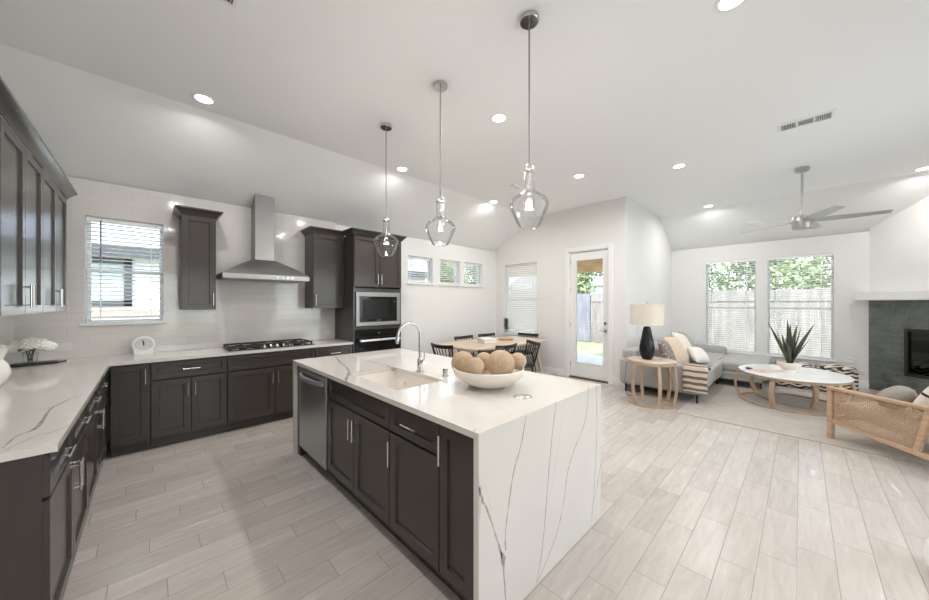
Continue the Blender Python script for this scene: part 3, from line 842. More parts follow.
# island: x 1.015..2.24, y .965..3.475, sink cut-out in the top
IX0, IX1, IY0, IY1 = 1.015, 2.242, .962, 3.475
SX0, SX1, SY0, SY1 = 1.150, 1.545, 1.800, 2.490
r = thing('island_countertop', 'white quartz waterfall island top with grey veins', 'countertop', (0, 0, 0))
b = MB(); xs = [IX0, SX0, SX1, IX1]; ys = [IY0, SY0, SY1, IY1]
for i in range(3):
    for j in range(3):
        if i == 1 and j == 1: continue
        b.box(xs[i], xs[i + 1], ys[j], ys[j + 1], .885, .915)
TOPV = (([(334.7, 356), (340, 362), (347, 368), (349, 373.5), (346.5, 378), (346, 382)], [.010, .014, .016, .03, .018, .022], 1),
        ([(322.5, 358), (322, 362), (324, 366)], [.005, .008, .004], 2), ([(350, 373), (355, 377), (357, 380)], [.006, .004, .003], 2),
        ([(350, 357), (370, 361), (390, 366.5)], [.006, .008, .012], 1), ([(387.5, 366.5), (392, 367.5), (397, 369.5)], [.018, .030, .018], 1),
        ([(399, 356), (405, 357), (412, 358.5)], [.005, .009, .005], 2), ([(533, 371.5), (550, 374.5), (569, 385), (578, 391)], [.004, .008, .006, .004], 2),
        ([(470, 390), (490, 401), (512, 416)], [.003, .005, .004], 2), ([(544, 374), (556, 377), (568, 380.5)], [.004, .006, .003], 2),
        ([(432, 386), (438, 395), (441, 404)], [.002, .003, .002], 2), ([(476, 428.5), (474, 431), (472.5, 431)], [.004, .006, .004], 1))
for pts, ws, mi in TOPV:
    vein(b, [on_z(u, v, .915) for u, v in pts], ws, (0, 0, 1), .0003, mi)
b.build('countertop_slab', QM, r, weld=True, recalc=False)
b = MB().box(IX0, IX1, IY0, IY0 + .030, 0, .885)
def zz(pts): return [(420 + x / 3, 400 + y / 3) for x, y in pts]
WV = ((zz([(318, 48), (304, 130), (280, 220), (264, 330), (256, 400), (257, 450)]), [.006, .008, .009, .008, .007, .010], 1),
      (zz([(177, 262), (186, 300), (202, 330), (222, 390), (240, 450), (250, 490)]), [.010, .014, .010, .009, .012, .022], 1),
      (zz([(243, 455), (250, 480), (251, 520)]), [.008, .034, .012], 1), (zz([(251, 515), (254, 560), (258, 620), (262, 690)]), [.010, .008, .006, .006], 1),
      (zz([(408, 5), (396, 110), (384, 240), (374, 370), (362, 480), (349, 548)]), [.006, .008, .009, .008, .008, .006], 1),
      (zz([(433, -6), (418, 120), (398, 240), (384, 330)]), [.004, .006, .006, .004], 2),
      (zz([(506, -40), (496, 60), (462, 150), (442, 220), (432, 300), (410, 400), (372, 500), (350, 550)]), [.005, .008, .008, .009, .008, .008, .007, .005], 1),
      (zz([(529, -45), (530, 60), (528, 160), (522, 260), (515, 362)]), [.006, .007, .008, .008, .006], 1),
      (zz([(545, 178), (536, 230), (524, 290), (514, 345)]), [.006, .009, .009, .005], 1),
      (zz([(177, 240), (180, 300), (176, 400)]), [.006, .016, .006], 2), (zz([(196, 255), (206, 300), (214, 330)]), [.003, .005, .003], 2))
for pts, ws, mi in WV:
    vein(b, [on_y(u, v, IY0) for u, v in pts], ws, (0, -1, 0), .0003, mi)
b.build('waterfall_panel', QM, r, recalc=False)
MB().box(IX0, IX1, IY1 - .030, IY1, 0, .885).build('waterfall_panel', QM, r)

sk = thing('kitchen_sink', 'cream undermount sink set into the island top', 'sink', ((SX0 + SX1) / 2, (SY0 + SY1) / 2, 0))
b = MB(); hx, hy = (SX1 - SX0) / 2, (SY1 - SY0) / 2; R = .05
def rrect(hx, hy, r, n=6):
    out = []
    for cx, cy, a0 in ((hx - r, hy - r, 0), (-hx + r, hy - r, PI / 2), (-hx + r, -hy + r, PI), (hx - r, -hy + r, 1.5 * PI)):
        for i in range(n + 1):
            a = a0 + PI / 2 * i / n; out.append((cx + r * math.cos(a), cy + r * math.sin(a)))
    return out
def loft(b, rings, mat=0, cap0=False, cap1=True):
    n = len(rings[0]); vs = [p for r_ in rings for p in r_]; fs = []
    for i in range(len(rings) - 1):
        for j in range(n): fs.append((i * n + j, i * n + (j + 1) % n, (i + 1) * n + (j + 1) % n, (i + 1) * n + j))
    if cap0: fs.append(tuple(range(n))[::-1])
    if cap1: fs.append(tuple((len(rings) - 1) * n + j for j in range(n)))
    b.add(vs, fs, mat)
def rr3(hx, hy, r, z): return [(x, y, z) for x, y in rrect(hx, hy, r)]
loft(b, [rr3(hx + .018, hy + .018, .06, .884), rr3(hx + .003, hy + .003, .05, .884), rr3(hx - .002, hy - .002, .05, .872), rr3(hx - .012, hy - .012, .05, .70), rr3(hx - .03, hy - .03, .05, .672),
         rr3(hx - .07, hy - .07, .04, .668)], cap1=True)
loft(b, [rr3(hx + .018, hy + .018, .06, .884), rr3(hx + .012, hy + .012, .06, .66)], cap1=True)
b.build('basin', M['sink'], sk)
MB().lathe([(0, .671), (.035, .671), (.044, .674), (.046, .669), (0, .668)], n=24).build('drain', M['nickel'], sk)
MB().cyl((hx - .012, .16, .80), (hx - .017, .16, .80), .012, n=16).build('overflow_ring', M['nickel'], sk)

fa = thing('kitchen_faucet', 'chrome gooseneck pull-down faucet behind the island sink', 'faucet', (1.590, 2.165, .915))
MB().lathe([(.030, 0), (.030, .008), (.024, .012), (.0225, .10), (.020, .115), (.0, .115)], n=24).build('faucet_body', M['chrome'], fa)
neck = [(0, 0, .11), (0, 0, .20)] + [(-.105 + .105 * math.cos(a), 0, .298 + .105 * math.sin(a)) for a in [PI * i / 14 for i in range(14)]] + [(-.211, 0, .305)]
MB().tube(neck, .0115, n=14).build('gooseneck', M['chrome'], fa)
MB().lathe([(.011, 0), (.0145, -.012), (.0155, -.045), (.0135, -.062), (.0, -.062)], n=18).build('spray_head', M['chrome'], fa, loc=(-.211, 0, .308), rot=(0, math.radians(5), 0))
h = MB(); h.cyl((.0, 0, .078), (.0, -.055, .078), .017, n=16); h.tube([(0, -.048, .085), (.004, -.052, .12), (.008, -.05, .165)], [.006, .005, .004])
h.build('lever_handle', M['chrome'], fa)
r = thing('air_gap_cap', 'short chrome air-gap cylinder beside the bowl on the island', 'fitting', (1.638, 1.905, .915))
MB().lathe([(.026, 0), (.026, .006), (.021, .008), (.021, .050), (.017, .056), (0, .057)], n=24).build('cap', M['chrome'], r)
r = thing('popup_outlet', 'flush round grey pop-up outlet near the end of the island top', 'outlet', (1.610, 1.163, .915))
MB().lathe([(0, .0045), (.044, .0045), (.046, .003), (.054, .0035), (.057, .0), (0, .0)], n=36).build('outlet_disc', M['nickel'], r)

# island cabinets, fronts facing -X (local x runs towards -Y)
BXF = 1.066
def isl(label, ya, yb, specs, name='base_cabinet', d=.60):
    return base_cabinet(label, ya - yb, specs, (BXF, ya, 0), -PI / 2, d, name=name)
r = thing('end_panel', 'dark cabinet end panel between the far waterfall side and the dishwasher', 'cabinet panel', (BXF, 3.443, 0), -PI / 2)
MB().box(0, .075, -.018, .58, 0, .884).build('panel', M['cab'], r)
w = 2.693 - 1.740
isl('charcoal sink cabinet in the island, false front over two doors', 2.693, 1.740, [('drawer', 0, w, .705, .872), ('door', 0, w / 2, .115, .697, 'rt'), ('door', w / 2, w, .115, .697, 'lt')])
w = 1.737 - 1.268
isl('charcoal island cabinet with one drawer over a door, right of the sink cabinet', 1.737, 1.268, [('drawer', 0, w, .705, .872, 'mid'), ('door', 0, w, .115, .697, 'lt')])
w = 1.265 - 1.020
isl('narrow full-height charcoal pull-out at the near end of the island', 1.265, 1.020, [('door', 0, w, .115, .872, 'lt')])
r = thing('island_back_panel', 'charcoal back panel of the island on the dining side', 'cabinet panel', (1.90, .994, 0))
MB().box(0, .02, 0, 2.449, 0, .884).build('panel', M['cab'], r)

dw = thing('dishwasher', 'stainless steel dishwasher at the far end of the island', 'dishwasher', (BXF, 3.362, 0), -PI / 2)
W = 3.362 - 2.700
MB().box(.006, W - .006, .0, .57, .10, .87).build('dishwasher_body', M['black'], dw)
dd = MB().box(.004, W - .004, -.028, -.001, .105, .868).build('door', mat('brushed_dishwasher_steel', (.50, .52, .54), .36, 1, bump=((240, 240, 3), .03, .001)), dw, bevel=.004)
h = MB()
hp = [(.06 + (W - .12) * i / 12, -.030 - .045 * math.sin(PI * i / 12) ** .6, .80 - .0 * i) for i in range(13)]
for i in range(12): h.bar(hp[i], hp[i + 1], .020, .034, (0, 0, 1))
h.build('handle', mat('dishwasher_handle_steel', (.66, .68, .70), .38, .8), dd, weld=True)
MB().cyl((W - .05, -.028, .155), (W - .05, -.0295, .155), .018, n=20).build('badge', mat('white_badge', (.7, .72, .74), .4), dd)
MB().box(.0, W, .06, .5, 0, .095).build('toe_kick', M['black'], dw)

# cooktop
ck = thing('gas_cooktop', 'black five-burner gas cooktop with knobs along the front edge', 'cooktop', (1.135, 4.845, .915))
cw, cd = .955 / 2, .255
MB().box(-cw, cw, -cd, cd, 0, .012).build('cooktop_plate', M['black_glass'], ck, bevel=.004)
for sx in (-1, 0, 1):
    g = MB(); x0, x1 = sx * .31 - .152, sx * .31 + .152; y0, y1 = (-.215 if sx else -.10), .225
    for x in (x0 + .008, x1 - .008): g.box(x - .007, x + .007, y0, y1, .030, .046)
    for y in (y0, y1): g.box(x0, x1, y - .007, y + .007, .030, .046)
    cs = (-.105, .115) if sx else (.06,)
    for cy in cs:
        for a in range(4):
            dx, dy = math.cos(a * PI / 2 + .0), math.sin(a * PI / 2 + .0)
            g.bar((sx * .31 + dx * .03, cy + dy * .03, .040), (sx * .31 + dx * .148, cy + dy * (.108 if dy else 0), .040), .009, .012)
    for x in (x0 + .01, x1 - .01):
        for y in (y0 + .006, y1 - .006): g.box(x - .008, x + .008, y - .008, y + .008, .012, .031)
    g.build('grate', M['iron'], ck)
    for cy in cs:
        MB().lathe([(.052, .012), (.052, .020), (.040, .022), (.038, .029), (0, .030)], (sx * .31, cy, 0), 24).build('burner', M['iron'], ck)
for i in range(5):
    MB().lathe([(.019, .012), (.019, .016), (.016, .018), (.0145, .040), (.012, .043), (0, .043)], (-.105 + i * .072, -.20, 0), 20).build('knob', M['nickel'], ck)

# range hood
hd = thing('range_hood', 'stainless steel chimney hood on the tiled wall above the cooktop', 'range hood', (1.085, YW - .0105, 1.775))
hw, hd_ = .478, .50
b = MB()
b.box(-hw, hw, -hd_, 0, 0, .055)
t0 = [(-hw, 0, .055), (-hw, -hd_, .055), (hw, -hd_, .055), (hw, 0, .055)]
t1 = [(-.125, 0, .265), (-.125, -.24, .265), (.135, -.24, .265), (.135, 0, .265)]
vs = []; kk = 6
for i in range(kk + 1):
    s = i / kk; e_ = s ** .85
    for p, q in zip(t0, t1): vs.append((p[0] + (q[0] - p[0]) * s, p[1] + (q[1] - p[1]) * s, p[2] + (q[2] - p[2]) * e_))
b.add(vs, [(4 * i + j, 4 * i + j + 1, 4 * i + 4 + j + 1, 4 * i + 4 + j) for i in range(kk) for j in range(3)] + [(4 * kk, 4 * kk + 1, 4 * kk + 2, 4 * kk + 3)])
can = b.build('canopy', M['steel'], hd, angle=30)
MB().box(-hw + .02, hw - .02, -hd_ + .02, -.02, -.004, 0).build('filter', mat('hood_filter', (.35, .35, .35), .4, .9), can)
for i in range(4): MB().cyl((.10 + i * .055, -hd_, .028), (.10 + i * .055, -hd_ - .004, .028), .010, n=14).build('button', M['chrome'], can)
zt = lambda y: ZW + (YW - y) * (ZC - ZW) / (YW - YC) - 1.775
b = MB(); cwid, cdep = .112, .225
vs = [(sx * cwid + .01, -yy, .265) for sx in (-1, 1) for yy in (.0, cdep)] + [(sx * cwid + .01, -yy, zt(YW - .0105 - yy) - .004) for sx in (-1, 1) for yy in (.0, cdep)]
b.add(vs, [(0, 1, 5, 4), (2, 6, 7, 3), (1, 3, 7, 5), (0, 4, 6, 2), (4, 5, 7, 6), (0, 2, 3, 1)])
b.build('chimney', M['steel'], hd, bevel=.003)

# ------------------------------------------------------------------ things on the counters
ckk = thing('table_clock', 'white arched clock standing on the range counter under the window', 'clock', (-.045, 5.02, .915), math.radians(0))
ckk.scale = (.86, .86, .86)
b = MB()
def arch(r_, h, z0, n=22):
    return [(-.088, z0), (-.088, h - .06)] + [(-r_ * math.cos(PI * .5 * 0 + a), h + r_ * math.sin(a)) for a in [(-.50 + (PI + 1.0) * i / n) for i in range(n + 1)]] + [(.088, h - .06), (.088, z0)]
poly = arch(.107, .107 + .02, 0)
vs = [(x, -.025, z) for x, z in poly] + [(x, .025, z) for x, z in poly]; n = len(poly)
b.add(vs, [tuple(range(n)), tuple(range(n, 2 * n))[::-1]] + [(i, n + i, n + (i + 1) % n, (i + 1) % n) for i in range(n)])
b.build('clock_case', M['white_plastic'], ckk, bevel=.003)
cz = .127
f = MB(); f.tube([(.092 * math.cos(a), -.027, cz + .080 * math.sin(a)) for a in [2 * PI * i / 40 for i in range(40)]], .006, n=8, closed=True)
f.build('bezel', M['trim'], ckk)
d = MB(); d.add([(0, -.0262, cz)] + [(.088 * math.cos(2 * PI * i / 40), -.0262, cz + .077 * math.sin(2 * PI * i / 40)) for i in range(40)], [(0, 1 + i, 1 + (i + 1) % 40) for i in range(40)])
d.build('dial', mat('grey_white_dial', (.62, .63, .61), .5), ckk)
t = MB()
for i in range(12):
    a = 2 * PI * i / 12; t.bar((.068 * math.sin(a), -.0268, cz + .060 * math.cos(a)), (.078 * math.sin(a), -.0268, cz + .069 * math.cos(a)), .004, .001, (0, 1, 0))
t.build('hour_marks', mat('mid_grey_ink', (.25, .25, .25), .6), ckk)
t = MB(); t.bar((.004, -.028, cz - .015), (-.008, -.028, cz + .055), .009, .0015, (0, 1, 0)); t.bar((.002, -.0285, cz - .01), (.001, -.0285, cz + .038), .012, .0015, (0, 1, 0))
t.build('clock_hands', M['black'], ckk)

bd = thing('slate_tray', 'long black serving board on the counter under the flowers', 'tray', (-.75, 4.86, .915), math.radians(12))
b = MB(); loft(b, [rr3(.135, .085, .05, 0), rr3(.14, .09, .055, .004), rr3(.14, .09, .055, .012), rr3(.135, .085, .05, .016)], cap0=True)
b.build('board', M['slate'], bd)
b = MB().box(.13, .185, -.018, .018, .003, .013); b.build('board_handle', M['slate'], bd, bevel=.004)
fv = thing('flower_vase', 'glass vase of cream hydrangeas on the black board in the corner', 'vase', (-.775, 4.86, .931))
MB().lathe([(0, 0), (.038, 0), (.044, .01), (.046, .10), (.043, .103), (.041, .098), (.039, .014), (0, .012)], n=28).build('glass_jar', M['vase_glass'], fv)
st = MB()
for i in range(7):
    a = i * .9; st.tube([(.012 * math.cos(a), .012 * math.sin(a), .014), (.02 * math.cos(a + 1), .02 * math.sin(a + 1), .10), (.05 * math.cos(a + .4), .04 * math.sin(a + .4), .165)], .0035, n=6)
st.build('stems', M['leaf'], fv)
for (x, y, z, rad) in ((-.055, 0, .165, .055), (.0, -.03, .175, .060), (.055, .0, .165, .055), (.0, .035, .18, .055), (.105, -.01, .145, .040), (-.10, -.01, .150, .036)):
    b = MB(); rnd = random.Random(int(x * 999 + z * 777))
    for i in range(70):
        ct = 1 - 2 * (i + .5) / 70; ph = i * 2.39996; s = math.sqrt(1 - ct * ct)
        c0 = Vector((x + rad * s * math.cos(ph), y + rad * s * math.sin(ph), z + rad * .8 * ct))
        b.sphere(c0, .0165, 7, 5, s=(1, 1, .8))
    b.sphere((x, y, z), rad * .93, 12, 8, s=(1, 1, .8))
    b.build('flower_head', M['petal'], fv)
def leaf_mesh(b, p, d, L, w, nrm=(0, 0, 1), droop=.2, mat=0):
    p = Vector(p); d = Vector(d).normalized(); nrm = Vector(nrm); sd = d.cross(nrm).normalized(); k = 5; vs = []
    for i in range(k + 1):
        t = i / k; q = p + d * L * t - Vector((0, 0, 1)) * droop * L * t * t; ww = w * math.sin(PI * min(t * .93 + .05, 1)) ** .8
        vs += [q + sd * ww / 2 + Vector((0, 0, .15 * ww)), q, q - sd * ww / 2 + Vector((0, 0, .15 * ww))]
    fs = []
    for i in range(k):
        a = 3 * i; fs += [(a, a + 1, a + 4, a + 3), (a + 1, a + 2, a + 5, a + 4)]
    b.add(vs, fs, mat)
b = MB()
for dv, L in (((-1, -.2, .25), .13), ((.8, -.1, .75), .15), ((.9, .1, .45), .14), ((-.8, .3, .1), .12), ((.3, -1, -.1), .09), ((-.4, -1, .0), .09)):
    leaf_mesh(b, (dv[0] * .03, dv[1] * .03, .135), dv, L, .045, droop=.15)
b.build('leaves', M['leaf'], fv)

pj = thing('ceramic_pitcher', 'white glazed jug on the left counter at the picture edge', 'pitcher', (-.785, 3.70, .915))
MB().lathe(smoothprof([(.0005, .002), (.058, 0), (.066, .004), (.100, .05), (.116, .095), (.106, .15), (.088, .18), (.095, .215), (.104, .245), (.094, .275), (.076, .288), (.070, .286), (.085, .26), (.080, .18), (.0005, .17)]), n=40).build('jug_body', M['ceramic'], pj, angle=70)
MB().tube(smooth_path([(-.07, -.05, .268), (-.10, -.075, .262), (-.115, -.085, .22), (-.105, -.075, .165), (-.085, -.06, .14)], 5), .010, n=10).build('jug_handle', M['ceramic'], pj)

# bowl with woven balls
bw = thing('centerpiece_bowl', 'wide cream bowl of woven balls on the island', 'bowl', (1.655, 1.475, .915))
MB().lathe(smoothprof([(.0005, .002), (.085, .0), (.105, .004), (.165, .030), (.212, .062), (.235, .092), (.238, .122), (.229, .123), (.226, .096), (.200, .070), (.155, .042), (.09, .018), (.0005, .016)]), n=56).build('bowl_shell', M['cream_ceramic'], bw, angle=70)
def ball(label, u, v, D, rad, squash=1.0):
    d = ray(u, v); p = Vector((0, 0, HC)) + d * D
    b = MB(); b.sphere((0, 0, 0), rad, 28, 18, s=(1, 1, squash))
    o = b.build('woven_ball', M['ball']); o.location = p
    o.rotation_euler = (random.uniform(0, 3), random.uniform(0, 3), 0) if squash == 1 else (0, 0, 0)
    return tag(o, label, 'decorative ball', 'woven balls in the bowl'), p
ball('largest woven ball, at the right of centre in the bowl', 500.5, 364, 2.17, .094)
ball('big woven ball at the left end of the bowl', 463, 363, 2.27, .082)
ball('pale woven ball in front, second from the left in the bowl', 475, 366.5, 2.06, .058)
ball('small woven ball at the right end of the bowl', 520 - 2, 361, 2.24, .058)
ball('small woven ball half hidden at the back of the bowl', 484, 361, 2.38, .064)

# outlets and switches
def outlet(label, loc, rz, w=.115, h=.075, kind='outlet'):
    r = thing('wall_outlet' if kind == 'outlet' else 'light_switch', label, kind, loc, rz)
    MB().box(-w / 2, w / 2, -.006, 0, -h / 2, h / 2).build('cover_plate', M['plate'], r, bevel=.002)
    s = MB()
    if w > h:
        for x in ((-w * .22, w * .22) if w > .1 else (0,)): s.box(x - .016, x + .016, -.0075, -.006, -.014, .014)
    else: s.box(-.011, .011, -.008, -.006, -.022, .022)
    s.build('receptacle' if kind == 'outlet' else 'rocker', mat('ivory_receptacle', (.68, .67, .65), .4), r)
outlet('white double outlet on the tile beside the flowers', (-.625, YW - .0105, 1.035), 0, .125, .08)
outlet('white outlet on the tile right of the clock', (.262, YW - .0105, 1.03), 0, .115, .075)
outlet('white outlet on the tile just left of the oven tower', (2.0, YW - .0105, 1.03), 0, .105, .07)
outlet('white outlet low on the wall left of the fireplace', (XF, -.72, .25), -PI / 2, .105, .075)
outlet('white light switch on the return wall behind the table lamp', (6.58, YR, .98), 0, .07, .115, 'switch')
r = thing('cable_port', 'round white cover on the wall between the window and fireplace', 'cover plate', (XF, -.60, .46), -PI / 2)
MB().lathe([(0, 0), (.058, 0), (.056, .010), (.045, .014), (.035, .012), (0, .006)], n=28).build('cover', M['white_plastic'], r, rot=(PI / 2, 0, 0))

# ------------------------------------------------------------------ dining area
TZ = .75
tb = thing('dining_table', 'pale wooden dining table behind the island, set for six', 'table', (4.72, 4.03, 0))
def superell(a, b_, e_, n=48):
    out = []
    for i in range(n):
        t = 2 * PI * i / n; c_, s_ = math.cos(t), math.sin(t)
        out.append((a * math.copysign(abs(c_) ** (2 / e_), c_), b_ * math.copysign(abs(s_) ** (2 / e_), s_)))
    return out
MB().prism(superell(1.10, .575, 5), TZ - .035, TZ).build('tabletop', M['table_oak'], tb, bevel=.006)
for sx in (-1, 1):
    for sy in (-1, 1):
        MB().bar((sx * .78, sy * .36, TZ - .04), (sx * .92, sy * .44, 0), .075, .06, w1=.05, d1=.045).build('leg', M['table_oak'], tb, bevel=.006)
MB().box(-.78, .78, -.03, .03, TZ - .10, TZ - .036).box(-.74, -.70, -.36, .36, TZ - .10, TZ - .036).box(.70, .74, -.36, .36, TZ - .10, TZ - .036).build('apron', M['table_oak'], tb)

def spindle_chair(label):
    r = thing('dining_chair', label, 'chair', (0, 0, 0), 0, 'black spindle chairs round the dining table')
    b = MB(); pl = superell(.225, .215, 4, 32)
    loft(b, [[(x * .94, y * .94, .425) for x, y in pl], [(x, y, .438) for x, y in pl], [(x, y, .452) for x, y in pl], [(x * .93, y * .92, .458) for x, y in pl], [(x * .5, y * .5, .449) for x, y in pl]], cap0=True)
    b.build('seat', M['black_wood'], r)
    for sx in (-1, 1):
        MB().cyl((sx * .17, .155, .43), (sx * .215, .21, 0), .017, .012, 12).build('leg', M['black_wood'], r)
        MB().cyl((sx * .165, -.155, .43), (sx * .215, -.235, 0), .017, .012, 12).build('leg', M['black_wood'], r)
    b = MB()
    for sx in (-1, 1): b.cyl((sx * .195, .185, .19), (sx * .195, -.20, .19), .009, n=8)
    b.cyl((-.195, 0, .19), (.195, 0, .19), .009, n=8); b.build('stretcher', M['black_wood'], r)
    yb = lambda x: -.255 - .045 * (1 - (x / .25) ** 2)
    def rail(x): return (x, yb(x), .79 + .012 * (x / .25) ** 2)
    b = MB()
    pts = [rail(-.25 + .5 * i / 12) for i in range(13)]
    for i in range(12): b.bar(pts[i], pts[i + 1], .018, .055 , (0, -.15, 1))
    b.build('top_rail', M['black_wood'], r, weld=True)
    for sx in (-1, 1): MB().cyl((sx * .19, -.175, .45), (sx * .235, yb(.235), .80), .013, .011, 10).build('back_post', M['black_wood'], r)
    for i in range(6):
        x = -.155 + .31 * i / 5
        MB().cyl((x * .9, -.185, .45), (x * 1.15, yb(x), .79), .0085, .0075, 8).build('spindle', M['black_wood'], r)
    return r
def put_chair(o, rx, ry, ang, label):
    """Place a chair by the middle of its top rail and the heading it faces (degrees from +X)."""
    a = math.radians(ang); o.rotation_euler = (0, 0, a - PI / 2)
    o.location = (rx + .29 * math.cos(a), ry + .29 * math.sin(a), 0); o['label'] = label
ch0 = spindle_chair('black spindle-back chair')
spots = [(3.30, 3.96, 3, 'black spindle chair at the left end of the dining table, nearest the faucet'),
         (4.50, 4.70, -90, 'black spindle chair on the far side of the dining table, left of the book stack'),
         (5.20, 4.72, -92, 'black spindle chair on the far side of the dining table, behind the book stack'),
         (5.93, 4.12, 183, 'black spindle chair at the far right end of the dining table under the closed blind'),
         (4.05, 3.20, 88, 'black spindle chair on the near side of the dining table, above the largest woven ball'),
         (4.73, 3.16, 150, 'black spindle chair turned sideways at the near right of the dining table'),
         (3.50, 3.04, 84, 'black spindle chair on the near side of the dining table, mostly hidden by the bowl')]
for i, (x, y, a, lab) in enumerate(spots):
    put_chair(ch0 if i == 0 else dup(ch0, (0, 0, 0)), x, y, a, lab)

for i, (dz, w, d, h, m, rot, lab) in enumerate(((0, .34, .26, .055, 'tan', .05, 'tan book, lower of the two stacked on the dining table'), (.055, .33, .25, .028, 'paper', -.02, 'white book, upper of the two stacked on the dining table'))):
    r = thing('book', lab, 'book', (4.46, 4.02, TZ + dz), 1.15 + rot, 'books on the dining table')
    MB().box(-w / 2, w / 2, -d / 2, d / 2, 0, .004).box(-w / 2, w / 2, -d / 2, d / 2, h - .004, h).box(-w / 2, w / 2, -d / 2, -d / 2 + .005, 0, h).build('cover', M[m], r)
    MB().box(-w / 2 + .006, w / 2 - .006, -d / 2 + .005, d / 2 - .006, .004, h - .004).build('pages', M['paper'], r)
r = thing('wooden_riser', 'round pale wooden dish on the dining table, right of the book stack', 'dish', (5.10, 4.08, TZ))
MB().lathe([(0, .018), (.125, .018), (.15, .030), (.155, .028), (.13, 0), (0, 0)], n=36).build('dish_body', M['oak'], r)
r = thing('small_potted_plant', 'small green potted plant on the sill of the closed-blind dining window', 'plant', (XD + .018, 4.845, DW[2] + .012))
MB().lathe([(0, 0), (.030, 0), (.038, .06), (.035, .062), (.033, .05), (0, .05)], n=24).build('pot', M['tan'], r)
b = MB(); rnd = random.Random(3)
for i in range(110):
    z = rnd.uniform(.07, .31); a = rnd.uniform(PI * .5, PI * 1.5) if rnd.random() < .8 else rnd.choice((PI * .5, PI * 1.5)); rr_ = .012
    leaf_mesh(b, (rr_ * math.cos(a), rr_ * math.sin(a), z), (math.cos(a) * .6, math.sin(a), rnd.uniform(.3, 1.2)), rnd.uniform(.055, .085), .028, droop=.3)
b.build('leaves', M['leaf'], r); MB().cyl((0, 0, .05), (0, 0, .29), .005, n=8).build('stem', M['bark'], r)

# ------------------------------------------------------------------ living area
rg = tag(MB().prism([(5.10, -1.75), (7.75, -1.75), (7.75, 1.17), (5.10, 1.17)], 0.0005, .010).build('area_rug', M['rug'], bevel=.003), 'large plain greige area rug under the coffee table and armchair', 'rug')

def soft_box(x0, x1, y0, y1, z0, z1, r=.05, crown_=.02, n=10):
    """Cushion block with rounded edges and a slightly domed top."""
    b = MB(); cx, cy = (x0 + x1) / 2, (y0 + y1) / 2; hx, hy = (x1 - x0) / 2, (y1 - y0) / 2
    rings = []
    for i in range(5): 
        a = PI / 2 * i / 4; o = r * (1 - math.sin(a)); rings.append([(cx + x, cy + y, z0 + r * (1 - math.cos(a)) ) for x, y in rrect(hx - o, hy - o, r)])
    for i in range(5):
        a = PI / 2 * i / 4; o = r * (1 - math.cos(a)); rings.append([(cx + x, cy + y, z1 - r + r * math.sin(a)) for x, y in rrect(hx - o, hy - o, r)])
    base = rings[-1]
    for s in (.8, .55, .3, .1):
        rings.append([(cx + (x - cx) * s, cy + (y - cy) * s, z1 + crown_ * (1 - s * s)) for x, y, z in base])
    loft(b, rings, cap0=True); return b

so = thing('sectional_sofa', 'light grey sectional sofa with a chaise under the window', 'sofa', (5.70, .95, 0))
SL, SD = 3.13, 1.19                       # along X and Y, local
CX0, CY0 = 1.73, -.56                     # chaise start in x, chaise front in y
b = MB(); b.prism([(.05, .10), (CX0 - .06, .10), (CX0 - .06, CY0 + .06), (SL - .03, CY0 + .06), (SL - .03, SD - .02), (.05, SD - .02)], .125, .175)
b.build('sofa_base', M['sofa'], so, bevel=.01)
b = soft_box(0, .19, 0, SD - .005, .145, .545, .035, .008); b.build('armrest', M['sofa'], so)
soft_box(.10, SL - .01, SD - .22, SD - .005, .17, .70, .05, .01).build('backrest', M['sofa'], so)
soft_box(.20, .93, SD - .42, SD - .215, .44, .72, .06, .02).build('back_cushion', M['sofa'], so)
soft_box(.935, 1.70, SD - .42, SD - .215, .44, .72, .06, .02).build('back_cushion', M['sofa'], so)
soft_box(SL - .24, SL - .01, .14, SD - .2, .17, .565, .05, .008).build('armrest', M['sofa'], so)
soft_box(.195, (CX0 + .19) / 2, .03, SD - .20, .17, .445, .045, .025).build('seat_cushion', M['sofa'], so)
soft_box((CX0 + .19) / 2 + .003, CX0 - .003, .03, SD - .20, .17, .445, .045, .025).build('seat_cushion', M['sofa'], so)
soft_box(CX0, SL - .005, CY0, .135, .255, .43, .05, .02).build('chaise_cushion', M['sofa'], so)
soft_box(CX0, SL - .245, .13, SD - .20, .255, .43, .03, .01).build('chaise_cushion', M['sofa'], so)
soft_box(CX0 - .03, SL - .005, CY0 + .015, SD - .20, .165, .26, .02, .0).build('chaise_platform', M['sofa'], so)
for (x, y) in ((.06, .11), (.06, SD - .09), (CX0 - .03, .11), (CX0 + .07, CY0 + .09), (SL - .08, CY0 + .09), (SL - .08, SD - .09), (1.0, SD - .09)):
    b = MB(); b.box(x - .008, x + .008, y - .013, y + .013, 0, .13); b.build('leg', M['black'], so)

